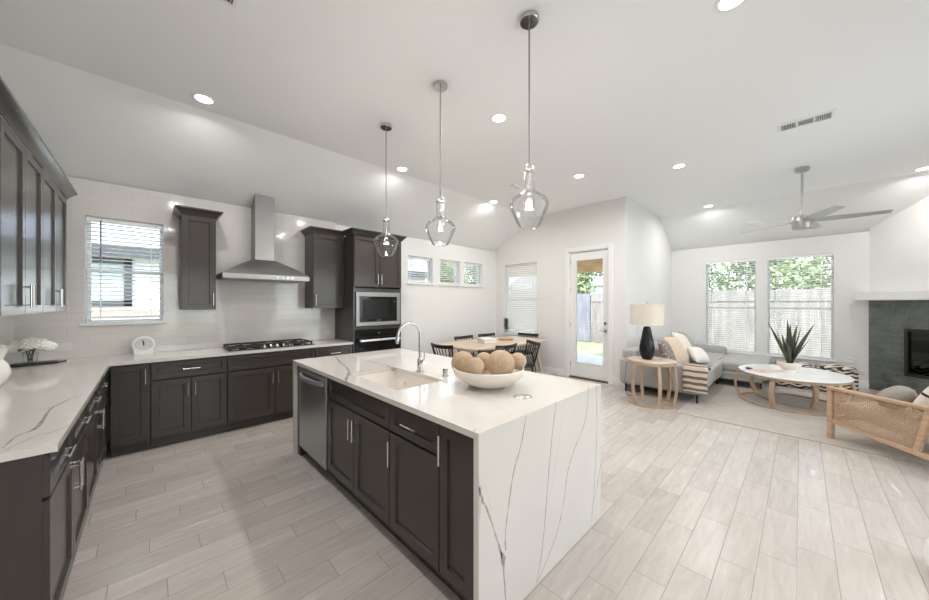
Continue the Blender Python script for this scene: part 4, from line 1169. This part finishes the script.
def pillow(name, label, w, h, t, loc, rot, m, cat='pillow', group='throw pillows on the sofa', stripe=None, n=16):
    """Throw pillow: lies in local XZ, thickness along Y; pinched corners."""
    b = MB()
    for s in (-1, 1):
        vs = []; fs = []
        for i in range(n + 1):
            for j in range(n + 1):
                a, c_ = -1 + 2 * i / n, -1 + 2 * j / n
                pin = 1 - .07 * (a * a * c_ * c_) * 1.0
                edge = 1 - .05 * ((1 - a * a) if abs(c_) > abs(a) else (1 - c_ * c_)) * max(abs(a), abs(c_)) ** 4
                th = t / 2 * ((1 - abs(a) ** 2.6) * (1 - abs(c_) ** 2.6)) ** .55
                vs.append((a * w / 2 * edge * pin, s * th, c_ * h / 2 * edge * pin))
        for i in range(n):
            for j in range(n):
                q = i * (n + 1) + j; fs.append((q, q + 1, q + n + 2, q + n + 1))
        k0 = len(b.f); b.add(vs, fs)
        if stripe:
            for idx in range(len(fs)): b.m[k0 + idx] = 1 if stripe(idx // n, idx % n) else 0
    o = b.build(name, m if isinstance(m, list) else [m], weld=True, angle=80)
    o.location = loc; o.rotation_euler = rot
    return tag(o, label, cat, group)
R = math.radians
pillow('throw_pillow', 'brown and grey patterned pillow at the left end of the sofa, nearest the lamp', .46, .46, .15, (5.985, 1.47, .665), (R(-24), R(6), R(-8)), [mat('brown_grey_weave', (.25, .20, .175), .95, vary=((30, 30, 30), .4)), M['grey_fab']], stripe=lambda i, j: (2 * i + j) % 7 == 0)
pillow('throw_pillow', 'beige linen pillow standing second from the lamp on the sofa', .50, .50, .17, (6.18, 1.42, .70), (R(-26), R(4), R(-10)), M['beige_fab'])
pillow('throw_pillow', 'large ivory pillow leaning behind the white lumbar pillow on the sofa', .54, .54, .18, (6.66, 1.42, .72), (R(-27), R(8), R(-6)), M['white_fab'])
pillow('throw_pillow', 'small white lumbar pillow in front on the sofa seat', .46, .30, .15, (6.64, 1.20, .605), (R(-34), R(6), R(-14)), mat('white_tufted_fabric', (.80, .77, .73), .95, bump=((60, 60, 60), .6, .004)))
pillow('throw_pillow', 'grey pillow leaning at the sofa corner, farthest from the lamp', .60, .52, .18, (7.17, 1.44, .69), (R(-28), R(14), R(-2)), M['grey_fab'])

# striped throw over the arm
th = MB(); prof = [(.40, .470), (.30, .474), (.235, .500), (.215, .553), (.17, .563), (.09, .566), (.02, .562), (-.012, .54), (-.018, .47), (-.020, .40), (-.019, .33), (-.022, .26), (-.021, .185)]
prof = [(v.x, v.z) for v in smooth_path([(a, 0, z) for a, z in prof], 5)]
y0, y1 = -.028, .27; ny = 8; acc = 0; vs = []; lens = []
for i, (x, z) in enumerate(prof):
    if i: acc += math.hypot(x - prof[i - 1][0], z - prof[i - 1][1])
    lens.append(acc)
    for j in range(ny + 1):
        yy = y0 + (y1 - y0) * j / ny
        wob = .005 * math.sin(j * 1.7 + i * .15) * min(1, i / 20)
        vs.append((x - wob - .004, yy + .006 * math.sin(i * .3), z + .002 * math.sin(j * 1.3)))
fs = []; ms = []
for i in range(len(prof) - 1):
    for j in range(ny):
        q = i * (ny + 1) + j; fs.append((q, q + 1, q + ny + 2, q + ny + 1)); ms.append(int((acc - lens[i]) / .043 + .35) % 2)
th.add(vs, fs); th.m = ms
o = th.build('throw_blanket', [M['cream_fab'], M['brown_fab']], recalc=False); o.location = (5.70, .95, 0)
sd_ = o.modifiers.new('thick', 'SOLIDIFY'); sd_.thickness = .009; sd_.offset = 0
tag(o, 'brown and cream striped throw blanket draped over the sofa arm', 'blanket')

# side table + lamp
ST = Vector((5.350, 1.545, 0))
r = thing('side_table', 'round light wood side table with bowed legs beside the sofa', 'side table', ST)
MB().lathe([(0, .615), (.308, .615), (.318, .620), (.318, .638), (.313, .642), (0, .642)], n=48).build('tabletop', mat('side_table_top', (.58, .46, .37), .3, vary=((5, 5, 5), .1)), r)
def ring_bar(b, rad, z, w, h, n=48, sx=1, sy=1):
    b.lathe([(rad - w / 2, z), (rad + w / 2, z), (rad + w / 2, z + h), (rad - w / 2, z + h), (rad - w / 2, z)], n=n, sx=sx, sy=sy)
b = MB(); ring_bar(b, .295, 0.0, .032, .022); b.build('base_ring', M['grey_oak'], r, weld=True)
b = MB(); ring_bar(b, .305, .588, .03, .028); b.build('top_ring', M['grey_oak'], r, weld=True)
for a in (152, 214, 262, 330, 40):
    a = math.radians(a); b = MB()
    pts = [((.295 + .042 * math.sin(PI * i / 10)) * math.cos(a), (.295 + .042 * math.sin(PI * i / 10)) * math.sin(a), .02 + .575 * i / 10) for i in range(11)]
    for i in range(10): b.bar(pts[i], pts[i + 1], .040, .024, (math.cos(a), math.sin(a), 0))
    b.build('leg', M['grey_oak'], r, weld=True)
lp = thing('table_lamp', 'black faceted table lamp with a cream drum shade on the side table', 'lamp', (5.328, 1.597, .642))
b = MB(); prof = [(.060, 0), (.078, .03), (.100, .10), (.106, .17), (.092, .25), (.074, .34), (.057, .43), (.044, .485), (.03, .488)]
n = 10; vs = []; fs = []
for i, (rr_, z) in enumerate(prof):
    for j in range(n):
        a = 2 * PI * (j + .5 * (i % 2)) / n; vs.append((rr_ * math.cos(a), rr_ * math.sin(a), z))
for i in range(len(prof) - 1):
    for j in range(n):
        a0, a1 = i * n + j, i * n + (j + 1) % n; b0, b1 = a0 + n, a1 + n
        if i % 2 == 0: fs += [(a0, a1, b0), (a1, b1, b0)]
        else: fs += [(a0, a1, b1), (a0, b1, b0)]
fs += [tuple(range(n))[::-1], tuple((len(prof) - 1) * n + j for j in range(n))]
b.add(vs, fs); b.build('lamp_base', M['lampbase'], lp, angle=10)
MB().cyl((0, 0, .485), (0, 0, .62), .007, n=10).build('neck', M['nickel'], lp)
MB().lathe([(.222, .51), (.224, .51), (.224, .815), (.222, .815), (.222, .51)], n=48).build('lamp_shade', M['shade'], lp, weld=True, angle=50)
b = MB(); b.cyl((-.222, 0, .78), (.222, 0, .78), .003, n=6).cyl((0, -.222, .78), (0, .222, .78), .003, n=6).cyl((0, 0, .62), (0, 0, .83), .004, n=6); b.sphere((0, 0, .838), .011, 10, 8)
b.build('shade_fitter', M['nickel'], lp)
r = tag(MB().tube(smooth_path([(5.42, 1.90, .60), (5.44, 1.95, .30), (5.47, 1.93, .03), (5.62, 1.82, .008), (5.75, 1.95, .008), (6.0, 2.12, .01)], 6), .004, n=6).build('lamp_cord', mat('dark_blue_cord', (.05, .10, .16), .5)), 'thin dark lamp cord trailing down behind the side table', 'cord')

# coffee table
CT = Vector((6.75, .10, 0)); ctz = .470
r = thing('coffee_table', 'oval marble-topped coffee table on bowed wooden legs', 'coffee table', CT)
MB().lathe([(0, ctz - .022), (.60, ctz - .022), (.612, ctz - .016), (.612, ctz - .006), (.606, ctz), (0, ctz)], n=64, sx=1.09, sy=.97).build('tabletop', M['marble'], r)
b = MB(); ring_bar(b, .575, ctz - .052, .035, .029, 64, 1.09, .97); b.build('top_ring', M['grey_oak'], r, weld=True)
b = MB(); ring_bar(b, .57, 0.011, .036, .022, 64, 1.0, 1.0); b.build('base_ring', M['grey_oak'], r, weld=True)
def local(u, v): return on_z(u, v, 0) - CT
arcp = [local(*p) for p in ((757.5, 395.8), (768, 400.5), (779, 404.3), (795, 408.2), (812, 410.8), (829, 412.2))]
b = MB(); pts = smooth_path([(p.x, p.y, .022) for p in arcp], 4)
for i in range(len(pts) - 1): b.bar(pts[i], pts[i + 1], .034, .021)
b.build('cross_stretcher', M['grey_oak'], r, weld=True)
legs = []
for a in (97, 163, 228, 285, 335, 48):
    a = math.radians(a); legs.append(Vector((.57 * math.cos(a), .57 * math.sin(a), 0)))
legs += [Vector((arcp[4].x, arcp[4].y, 0))]
for p in legs:
    a = math.atan2(p.y, p.x); d = Vector((math.cos(a), math.sin(a), 0)); b = MB(); rad = p.length
    pts = []
    for i in range(11):
        s = i / 10; rr_ = rad + (.05 * math.sin(PI * s) + (.02 * s if rad > .5 else 0))
        pts.append(d * rr_ + Vector((0, 0, .020 + (ctz - .05 - .020) * s)))
    for i in range(10): b.bar(pts[i], pts[i + 1], .052, .030, d)
    b.build('leg', M['grey_oak'], r, weld=True)
r = thing('planter_bowl', 'cream pedestal bowl holding the agave on the coffee table', 'planter', (6.74, .12, ctz))
MB().lathe(smoothprof([(.0005, .001), (.078, 0), (.092, .004), (.076, .028), (.082, .05), (.118, .085), (.134, .120), (.136, .140), (.128, .141), (.124, .125), (.0005, .11)]), n=44).build('bowl_shell', M['cream_ceramic'], r, angle=70)
ag = thing('agave_plant', 'dark green agave with pointed upright leaves on the coffee table', 'plant', (6.74, .12, ctz + .095))
MB().lathe([(0, .03), (.06, .03), (.09, .025), (.120, .022), (.0, .018)], n=24).build('soil', mat('dark_soil', (.05, .04, .03), .95), ag)
def agave(tip, w, bend):
    b = MB(); p0 = Vector((tip[0] * .05, tip[1] * .05, .02)); p2 = Vector(tip); mid = (p0 + p2) / 2 + Vector(bend); k = 12
    out = Vector((tip[0], tip[1], 0)); out = out.normalized() if out.length > .02 else Vector((-.7, -.7, 0))
    vs = []
    for i in range(k + 1):
        t = i / k; q = p0 * (1 - t) ** 2 + mid * 2 * t * (1 - t) + p2 * t * t
        tg = ((mid - p0) * (1 - t) + (p2 - mid) * t).normalized(); sd = tg.cross(out).normalized(); nn = sd.cross(tg)
        ww = w * (.75 + .6 * t - .2 * t * t) * (1 - t ** 2.2) + .002; dp = ww * .22
        for a_, c_ in ((-1, .35), (-.5, -.35), (0, -.6), (.5, -.35), (1, .35), (0, .1)): vs.append(q + sd * ww / 2 * a_ + nn * dp * c_ * -1)
    fs = []
    for i in range(k):
        for j in range(6): fs.append((6 * i + j, 6 * i + (j + 1) % 6, 6 * i + 6 + (j + 1) % 6, 6 * i + 6 + j))
    b.add(vs, fs); b.build('leaf', M['agave'], ag, angle=60)
for du, dz, dd_, w, bd in ((-2, .68, .0, .085, 0), (-20, .635, .03, .075, .05), (-22, .475, -.08, .060, .06), (27, .61, .02, .080, -.06), (15, .595, .10, .070, -.03),
                        (5, .60, .06, .065, 0), (8, .58, -.06, .060, 0), (-8, .56, .10, .065, .02), (12, .40, -.12, .060, -.03), (-12, .42, -.12, .055, .03), (3, .45, .16, .06, 0)):
    v = RT * (du * 4.77 / FPX) + FW * dd_
    agave((v.x, v.y, dz), w, tuple(RT * (bd * .8) + Vector((0, 0, -.02))))
r = thing('magazine', 'blush-covered magazine lying at the left of the coffee table', 'magazine', (6.57, .36, ctz), math.radians(-40))
MB().box(-.15, .15, -.11, .11, .0, .012).build('magazine_body', M['blush'], r)
r = thing('coaster', 'small black dish at the left edge of the coffee table', 'dish', (6.60, .555, ctz))
MB().lathe([(0, .004), (.03, .004), (.042, .018), (.045, .016), (.034, 0), (0, 0)], n=24).build('dish_body', M['black'], r)

# striped poufs under the window
pou = mat('zigzag_pouf', (.6, .55, .48), .95); nt = pou.node_tree; g = N(pou); bs = nt.nodes['Principled BSDF']
tc = nt.nodes.new('ShaderNodeTexCoord'); sp = nt.nodes.new('ShaderNodeSeparateXYZ'); nt.links.new(tc.outputs['Object'], sp.inputs[0])
zz_ = g.math('PINGPONG', g.math('ADD', sp.outputs['Y'], g.math('MULTIPLY', sp.outputs['X'], 1.0)), .10)
f_ = g.math('FRACT', g.math('DIVIDE', g.math('ADD', g.math('ADD', sp.outputs['Z'], g.math('MULTIPLY', zz_, .45)), 3.0), .062))
sw = g.math('LESS_THAN', f_, .5)
mx = nt.nodes.new('ShaderNodeMix'); mx.data_type = 'RGBA'; mx.inputs[6].default_value = (.66, .60, .51, 1); mx.inputs[7].default_value = (.03, .028, .027, 1)
nt.links.new(sw, mx.inputs[0]); nt.links.new(mx.outputs[2], bs.inputs['Base Color'])
for (x, y, lab) in ((8.28, .11, 'black and cream striped pouf under the window, next to the chaise'), (8.28, -.40, 'black and cream striped pouf under the window, nearer the fireplace')):
    r = thing('striped_pouf', lab, 'pouf', (x, y, 0), 0, 'striped poufs under the window')
    soft_box(-.235, .235, -.235, .235, 0, .42, .06, .03).build('pouf_body', pou, r)
    MB().tube([(q[0], q[1], .385) for q in rrect(.229, .229, .06)], .006, n=6, closed=True).build('piping', M['black'], r)

# armchair with woven cane sides; it faces the coffee table
FA = Vector((.69, .72, 0)).normalized(); RA = Vector((.72, -.69, 0)).normalized()
leg0 = Vector((5.325, -.225, 0)); AW = 1.14
org = leg0 + RA * (AW / 2) - FA * .42
ac = thing('cane_armchair', 'light oak armchair with woven cane sides, half cut by the right edge', 'armchair', (org.x, org.y, .010), math.atan2(FA.y, FA.x) - PI / 2)
hw = AW / 2
for sx in (-1, 1):
    x = sx * hw
    MB().bar((x, .42, 0), (x, .42, .545), .046, .050, (0, 1, 0)).build('leg', M['oak'], ac, bevel=.008)
    MB().bar((x, -.36, .13), (x, -.46, 0), .045, .05, (0, 1, 0)).build('leg', M['oak'], ac, bevel=.006)
    b = MB(); b.bar((x, .445, .545), (x, -.50, .560), .055, .034); b.build('armrest', M['oak'], ac, bevel=.010)
    b = MB(); b.bar((x, .40, .192), (x, -.46, .130), .040, .045); b.bar((x, -.245, .13), (x, -.335, .56), .036, .042, (0, 1, 0)); b.build('side_rail', M['oak'], ac, bevel=.005)
    # cane: four directions of strands clipped to the panel outline
    quad = [(.398, .205), (-.235, .158), (-.325, .55), (.398, .537)]
    def clip(p, d):
        lo, hi = -9, 9
        for i in range(4):
            a_, c_ = Vector(quad[i]), Vector(quad[(i + 1) % 4]); e_ = c_ - a_; nn = Vector((-e_.y, e_.x))
            num = nn.dot(a_ - p); den = nn.dot(d)
            s = 1
            cen = Vector((.05, .36)); 
            if nn.dot(cen - a_) < 0: nn = -nn; num = -num; den = -den
            if abs(den) < 1e-9:
                if num > 0: return None
                continue
            t_ = num / den
            if den > 0: lo = max(lo, t_)
            else: hi = min(hi, t_)
        return (lo, hi) if hi > lo + .004 else None
    b = MB(); pit = .017
    for ang, off, wd in ((0, .0, .0036), (90, .0, .0036), (45, .0012, .0042), (-45, -.0012, .0042)):
        d = Vector((math.cos(R(ang)), math.sin(R(ang)))); nn = Vector((-d.y, d.x))
        pp = pit if ang in (0, 90) else pit * .7071 * 2
        for k_ in range(-60, 60):
            p = Vector((.05, .36)) + nn * pp * k_; c_ = clip(p, d)
            if not c_: continue
            q0, q1 = p + d * c_[0], p + d * c_[1]
            b.bar((x + off * sx, q0.x, q0.y), (x + off * sx, q1.x, q1.y), .0016, wd, (0, nn.x, nn.y))
    b.build('cane_panel', M['cane'], ac, recalc=False)
b = MB(); b.bar((-hw, .42, .225), (hw, .42, .225), .045, .05); b.bar((-hw, -.44, .14), (hw, -.44, .14), .045, .05); b.build('seat_rail', M['oak'], ac, bevel=.005)
b = MB()
for x in (-hw + .03, hw - .03): b.bar((x, -.40, .14), (x, -.66, .82), .04, .045, (0, 1, 0))
b.bar((-hw + .03, -.66, .82), (hw - .03, -.66, .82), .05, .04); b.bar((-hw + .03, -.52, .46), (hw - .03, -.52, .46), .03, .03)
b.build('back_frame', M['oak'], ac, bevel=.006)
cream = mat('cream_chair_cushion', (.72, .66, .57), .95, bump=((150, 150, 150), .25, .002))
o = soft_box(-hw + .03, hw - .03, -.42, .40, -.065, .065, .05, .02).build('seat_cushion', cream, ac, loc=(0, 0, .315)); o.rotation_euler = (math.radians(5), 0, 0)
o = soft_box(-hw + .06, hw - .06, -.06, .06, 0, .44, .05, .0).build('back_cushion', cream, ac, loc=(0, -.45, .36)); o.rotation_euler = (math.radians(20), 0, 0)
def on_chair(lx, ly, z): return org + RA * lx + FA * ly + Vector((0, 0, z))
RZ = math.atan2(FA.y, FA.x) - PI / 2
pillow('throw_pillow', 'taupe grey bolster pillow lying on the cane armchair', .50, .28, .20, on_chair(-hw + .28, .09, .545), (R(52), R(6), RZ + R(35)), M['taupe_fab'], group='pillows on the armchair')
pat = [M['white_fab'], mat('black_fringe_yarn', (.03, .028, .028), .9)]
pillow('throw_pillow', 'cream pillow with broken black lines standing on the cane armchair', .46, .46, .16, on_chair(-hw + .31, -.18, .585), (R(24), R(10), RZ + R(12)), pat, group='pillows on the armchair', stripe=lambda i, j: (i in (3, 8, 13) and j % 4 < 2) or (j in (5, 11) and i % 5 < 2), n=20)

# low white pouf just inside the picture at the lower right
r = thing('floor_pouf', 'white rounded stool edge with a thin dark foot at the lower right picture edge', 'stool', (3.062, -.664, 0))
MB().lathe(smoothprof([(.0005, .035), (.165, .035), (.19, .06), (.195, .10), (.185, .16), (.15, .20), (.0005, .205)]), n=40).build('stool_body', M['trim'], r, angle=70)
MB().bar((-.22, .12, .006), (.15, -.15, .006), .022, .011).bar((-.15, -.18, .006), (.16, .16, .006), .022, .011).cyl((0, 0, .008), (0, 0, .04), .04).build('foot_cross', M['black'], r)

# ------------------------------------------------------------------ fireplace
r = thing('corner_fireplace', 'corner fireplace faced in grey-green hexagon tiles with a black firebox', 'fireplace', (0, 0, 0))
b = MB(); S1 = 2.15; ZT = 1.522
for s0, s1, z0, z1 in ((.004, FB0, 0, ZT), (FB1, S1, 0, ZT), (FB0, FB1, 0, FBZ0), (FB0, FB1, FBZ1, ZT)): fpbox(b, s0, s1, .001, .012, z0, z1, 1)
hr = .068
def hexa(s, z):
    poly = [(s + hr * .945 * math.cos(R(60 * i + 30)), z + hr * .945 * math.sin(R(60 * i + 30))) for i in range(6)]
    def clipax(p, ax, v, keep_gt):
        out = []
        for i in range(len(p)):
            a_, c_ = p[i], p[(i + 1) % len(p)]; ia = (a_[ax] >= v) == keep_gt; ic = (c_[ax] >= v) == keep_gt
            if ia: out.append(a_)
            if ia != ic:
                t_ = (v - a_[ax]) / (c_[ax] - a_[ax]); out.append((a_[0] + (c_[0] - a_[0]) * t_, a_[1] + (c_[1] - a_[1]) * t_))
        return out
    res = []
    regs = [(.004, S1, FBZ1, ZT), (.004, S1, 0, FBZ0), (.004, FB0, FBZ0, FBZ1), (FB1, S1, FBZ0, FBZ1)]
    for (a0, a1, c0, c1) in regs:
        p = poly
        for ax, v, kg in ((0, a0, True), (0, a1, False), (1, c0, True), (1, c1, False)):
            p = clipax(p, ax, v, kg)
            if not p: break
        if len(p) >= 3: res.append(p)
    return res
row = 0; z = .0
while z < ZT + hr:
    s = (hr * math.sqrt(3) / 2) * (row % 2)
    while s < S1 + hr:
        for p in hexa(s, z):
            n = len(p); vs = [fp(a_, .0118, c_) for a_, c_ in p] + [fp(a_, .0155, c_) for a_, c_ in p]
            b.add(vs, [tuple(range(n, 2 * n))] + [(i, (i + 1) % n, n + (i + 1) % n, n + i) for i in range(n)], 0)
        s += hr * math.sqrt(3)
    z += hr * 1.5; row += 1
b.build('tile_surround', [M['hex'], M['hexgrout']], r, angle=20)
b = MB(); fpbox(b, -.035, S1 + .05, .0165, .205, 1.525, 1.662); mo = b.build('mantel_shelf', M['trim'], r, bevel=.004)
b = MB(); w = .045
for s0, s1, z0, z1 in ((FB0, FB0 + w, FBZ0, FBZ1), (FB1 - w, FB1, FBZ0, FBZ1), (FB0 + w, FB1 - w, FBZ0, FBZ0 + w), (FB0 + w, FB1 - w, FBZ1 - w, FBZ1)): fpbox(b, s0, s1, -.03, .022, z0, z1)
fbx = b.build('firebox_frame', M['black'], r, bevel=.003)
b = MB(); fpbox(b, FB0 + .01, FB1 - .01, -.44, -.42, FBZ0 + .01, FBZ1 - .01)
for s0, s1, z0, z1 in ((FB0 + .01, FB0 + .03, FBZ0, FBZ1), (FB1 - .03, FB1 - .01, FBZ0, FBZ1), (FB0 + .01, FB1 - .01, FBZ0, FBZ0 + .02), (FB0 + .01, FB1 - .01, FBZ1 - .02, FBZ1)): fpbox(b, s0, s1, -.44, -.03, z0, z1)
b.build('firebox', M['firebox'], r)
b = MB(); fpbox(b, FB0 + w, FB1 - w, -.012, -.008, FBZ0 + w, FBZ1 - w); b.build('glass_front', glass('smoked_glass', (.25, .25, .25), .1), r)
for i in range(4):
    p0 = fp(FB0 + .18 + .08 * i, -.22 - .04 * (i % 2), FBZ0 + .08 + .05 * (i % 2)); p1 = fp(FB1 - .30 + .07 * i, -.20 - .05 * ((i + 1) % 2), FBZ0 + .09 + .05 * (i % 2))
    MB().cyl(p0, p1, .035, .028, 10).build('fire_log', mat('charred_log', (.03, .025, .02), .9), r)

# ------------------------------------------------------------------ outside
GZ = -.14
struct(MB().box(-16, 34, -24, 30, GZ - .2, GZ).build('ground_lawn', M['grass']))
struct(MB().box(-3, 11, -11, YB - TH - .001, GZ, -.03).build('ground_added_bounce', M['bounce_slab']))  # unseen pale slab, added to bounce sunlight up to the ceiling
struct(MB().box(XD + TH, 8.5, YR + TH, 6.0, GZ, -.03).build('ground_patio', M['concrete']))
r = thing('patio_beam', 'orange cedar porch beam seen through the top of the back door', 'beam', (8.35, 2.4, 0))
MB().box(0, .14, 0, 4.6, 2.30, 2.62).build('beam', M['cedar'], r)
MB().box(0, .14, 4.3, 4.44, -.03, 2.30).build('post', M['cedar'], r)
MB().box(-2.1, .2, 0, 4.6, 2.62, 2.70).build('porch_soffit', M['trim'], r)

def fence(label, p0, p1, h, m, gap=.002, bw=.14, dark_top=False):
    p0 = Vector(p0); p1 = Vector(p1); L = (p1 - p0).length; d = (p1 - p0) / L
    r = thing('wooden_fence', label, 'fence', (p0.x, p0.y, GZ), math.atan2(d.y, d.x))
    b = MB(); rnd = random.Random(int(L * 100)); x = 0
    while x < L:
        b.box(x, min(x + bw - gap, L), -.01, .01, .04, h + rnd.uniform(-.015, .015)); x += bw
    b.build('fence_boards', m, r)
    b = MB()
    for z in (.3, h * .55, h - .25): b.box(0, L, -.05, -.01, z, z + .09)
    b.build('fence_rails', m, r)
    if dark_top: MB().box(0, L, .012, .035, h - .34, h - .02).build('top_trim_board', m, r)
    x = 0
    while x <= L: MB().box(x, x + .09, -.14, -.05, 0, h - .04).build('fence_post', m, r); x += 2.4
    return r
fence('brown weathered board fence behind the living room windows', (13.06, -9.0), (13.06, 5.99), 2.02, M['fence_brown'], dark_top=True)
fence('pale grey board fence on the left beyond the back door', (13.0, 6.04), (13.0, 13.9), 2.0, M['fence_pale'])
fence('pale board fence beyond the high dining windows', (12.9, 14.1), (7.2, 14.1), 2.0, M['fence_pale'])

def tree(label, x, y, h, rad, m, seed, n=6500, leafsz=.19, trunk_r=.13):
    r = thing('garden_tree', label, 'tree', (x, y, GZ), 0, 'trees beyond the fences')
    rnd = random.Random(seed); b = MB()
    blobs = [(Vector((rnd.uniform(-.5, .5) * rad, rnd.uniform(-.8, .8) * rad, h * rnd.uniform(.32, .85))), rad * rnd.uniform(.40, .62)) for _ in range(14)]
    for i in range(n):
        c_, br = blobs[i % 14]
        v = Vector((rnd.gauss(0, 1), rnd.gauss(0, 1), rnd.gauss(0, 1))).normalized() * br * rnd.uniform(.55, 1.0)
        p = c_ + v; a = Vector((rnd.gauss(0, 1), rnd.gauss(0, 1), rnd.gauss(0, 1))).normalized(); q = a.cross(Vector((rnd.gauss(0, 1), rnd.gauss(0, 1), 1))).normalized()
        s = leafsz * rnd.uniform(.6, 1.2)
        b.add([p - a * s / 2, p + q * s * .3, p + a * s / 2, p - q * s * .3], [(0, 1, 2, 3)])
    b.build('crown', m, r, recalc=False)
    t = MB(); t.tube([(0, 0, 0), (.05, .02, h * .3), (.0, .08, h * .55), (.1, 0, h * .8)], [trunk_r, trunk_r * .8, trunk_r * .55, trunk_r * .2], 10)
    for c_, br in blobs[:5]: t.tube([(.02, .05, h * .4), tuple(c_ * .6 + Vector((0, 0, h * .2))), tuple(c_)], [trunk_r * .4, trunk_r * .25, trunk_r * .1], 7)
    t.build('trunk', M['bark'], r)
for i, (x, y, h, rad, m, lab) in enumerate((
        (15.6, -3.4, 5.6, 1.5, 'leaves2', 'pale sunlit tree over the fence at the right of the agave window'), (20.5, -2.4, 7.2, 1.9, 'leaves', 'green tree farther back over the fence in the agave window'),
        (15.6, .8, 5.4, 1.5, 'leaves2', 'pale green tree over the fence at the left of the agave window'),
        (15.5, 4.1, 5.2, 1.3, 'leaves', 'dark green tree over the fence behind the chaise window'), (20.0, 4.4, 6.8, 1.9, 'leaves', 'green tree farther back over the fence behind the chaise window'),
        (15.9, 8.3, 5.0, 1.7, 'leaves2', 'leafy tree above the fence seen through the back door'),
        (18.6, 17.4, 6.0, 1.7, 'leaves', 'green tree seen through the high dining window nearest the room corner'), (14.7, 16.7, 5.6, 1.3, 'leaves2', 'pale green tree seen through the middle high dining window'),
        (19.5, 22.6, 7.8, 2.0, 'leaves', 'dark tree farther back behind the pale one in the high dining windows'))):
    tree(lab, x, y, h, rad, M[m], 11 + i)

def house(label, x0, x1, y0, y1, zb, ze, zr, roof_axis, loc=(0, 0, 0), brick_top=None, win=None):
    r = thing('neighbor_house', label, 'house', loc, 0)
    b = MB().box(x0, x1, y0, y1, GZ, ze); b.build('house_wall', M['siding'], r)
    if brick_top: MB().box(x0 - .06, x1 + .06, y0 - .10, y1, GZ, brick_top).build('brick_base', M['brick'], r)
    o = .22; b = MB(); ym = (y0 + y1) / 2; xm = (x0 + x1) / 2
    if roof_axis == 'x':
        b.add([(x0 - o, y0 - o, ze), (x1 + o, y0 - o, ze), (x1 + o, y1 + o, ze), (x0 - o, y1 + o, ze), (x0 - o, ym, zr), (x1 + o, ym, zr)],
              [(0, 1, 5, 4), (2, 3, 4, 5), (0, 4, 3), (1, 2, 5), (0, 3, 2, 1)])
    else:
        b.add([(x0 - o, y0 - o, ze), (x1 + o, y0 - o, ze), (x1 + o, y1 + o, ze), (x0 - o, y1 + o, ze), (xm, y0 - o, zr), (xm, y1 + o, zr)],
              [(0, 4, 5, 3), (1, 2, 5, 4), (0, 1, 4), (2, 3, 5), (0, 3, 2, 1)])
    b.build('roof', M['shingle'], r)
    MB().box(x0 - o, x1 + o, y0 - o - .03, y0 - o, ze - .16, ze + .03).build('fascia', M['dark_trim'], r)
    if win:
        a0, a1, c0, c1 = win; w = MB(); t_ = .10
        for p in ((a0, a0 + t_, c0, c1), (a1 - t_, a1, c0, c1), (a0, a1, c0, c0 + t_), (a0, a1, c1 - t_, c1)): w.box(p[0], p[1], y0 - .05, y0 - .001, p[2], p[3])
        wf = w.build('window_frame', M['dark_trim'], r)
        MB().box(a0 + t_, a1 - t_, y0 - .02, y0 - .012, c0 + t_, c1 - t_).build('window_pane', mat('pale_window_shade', (.42, .47, .47), .15), wf)
house('pale neighbour house with a brick base outside the kitchen window', -6, 6.3, 8.3, 16.0, 0, 2.42, 5.2, 'x', brick_top=1.34, win=(-2.2, -.22, 1.42, 2.25))
house('grey-roofed brick house beyond the pale fence through the back door', 20.5, 28, 8.5, 16, 0, 2.6, 5.0, 'y')
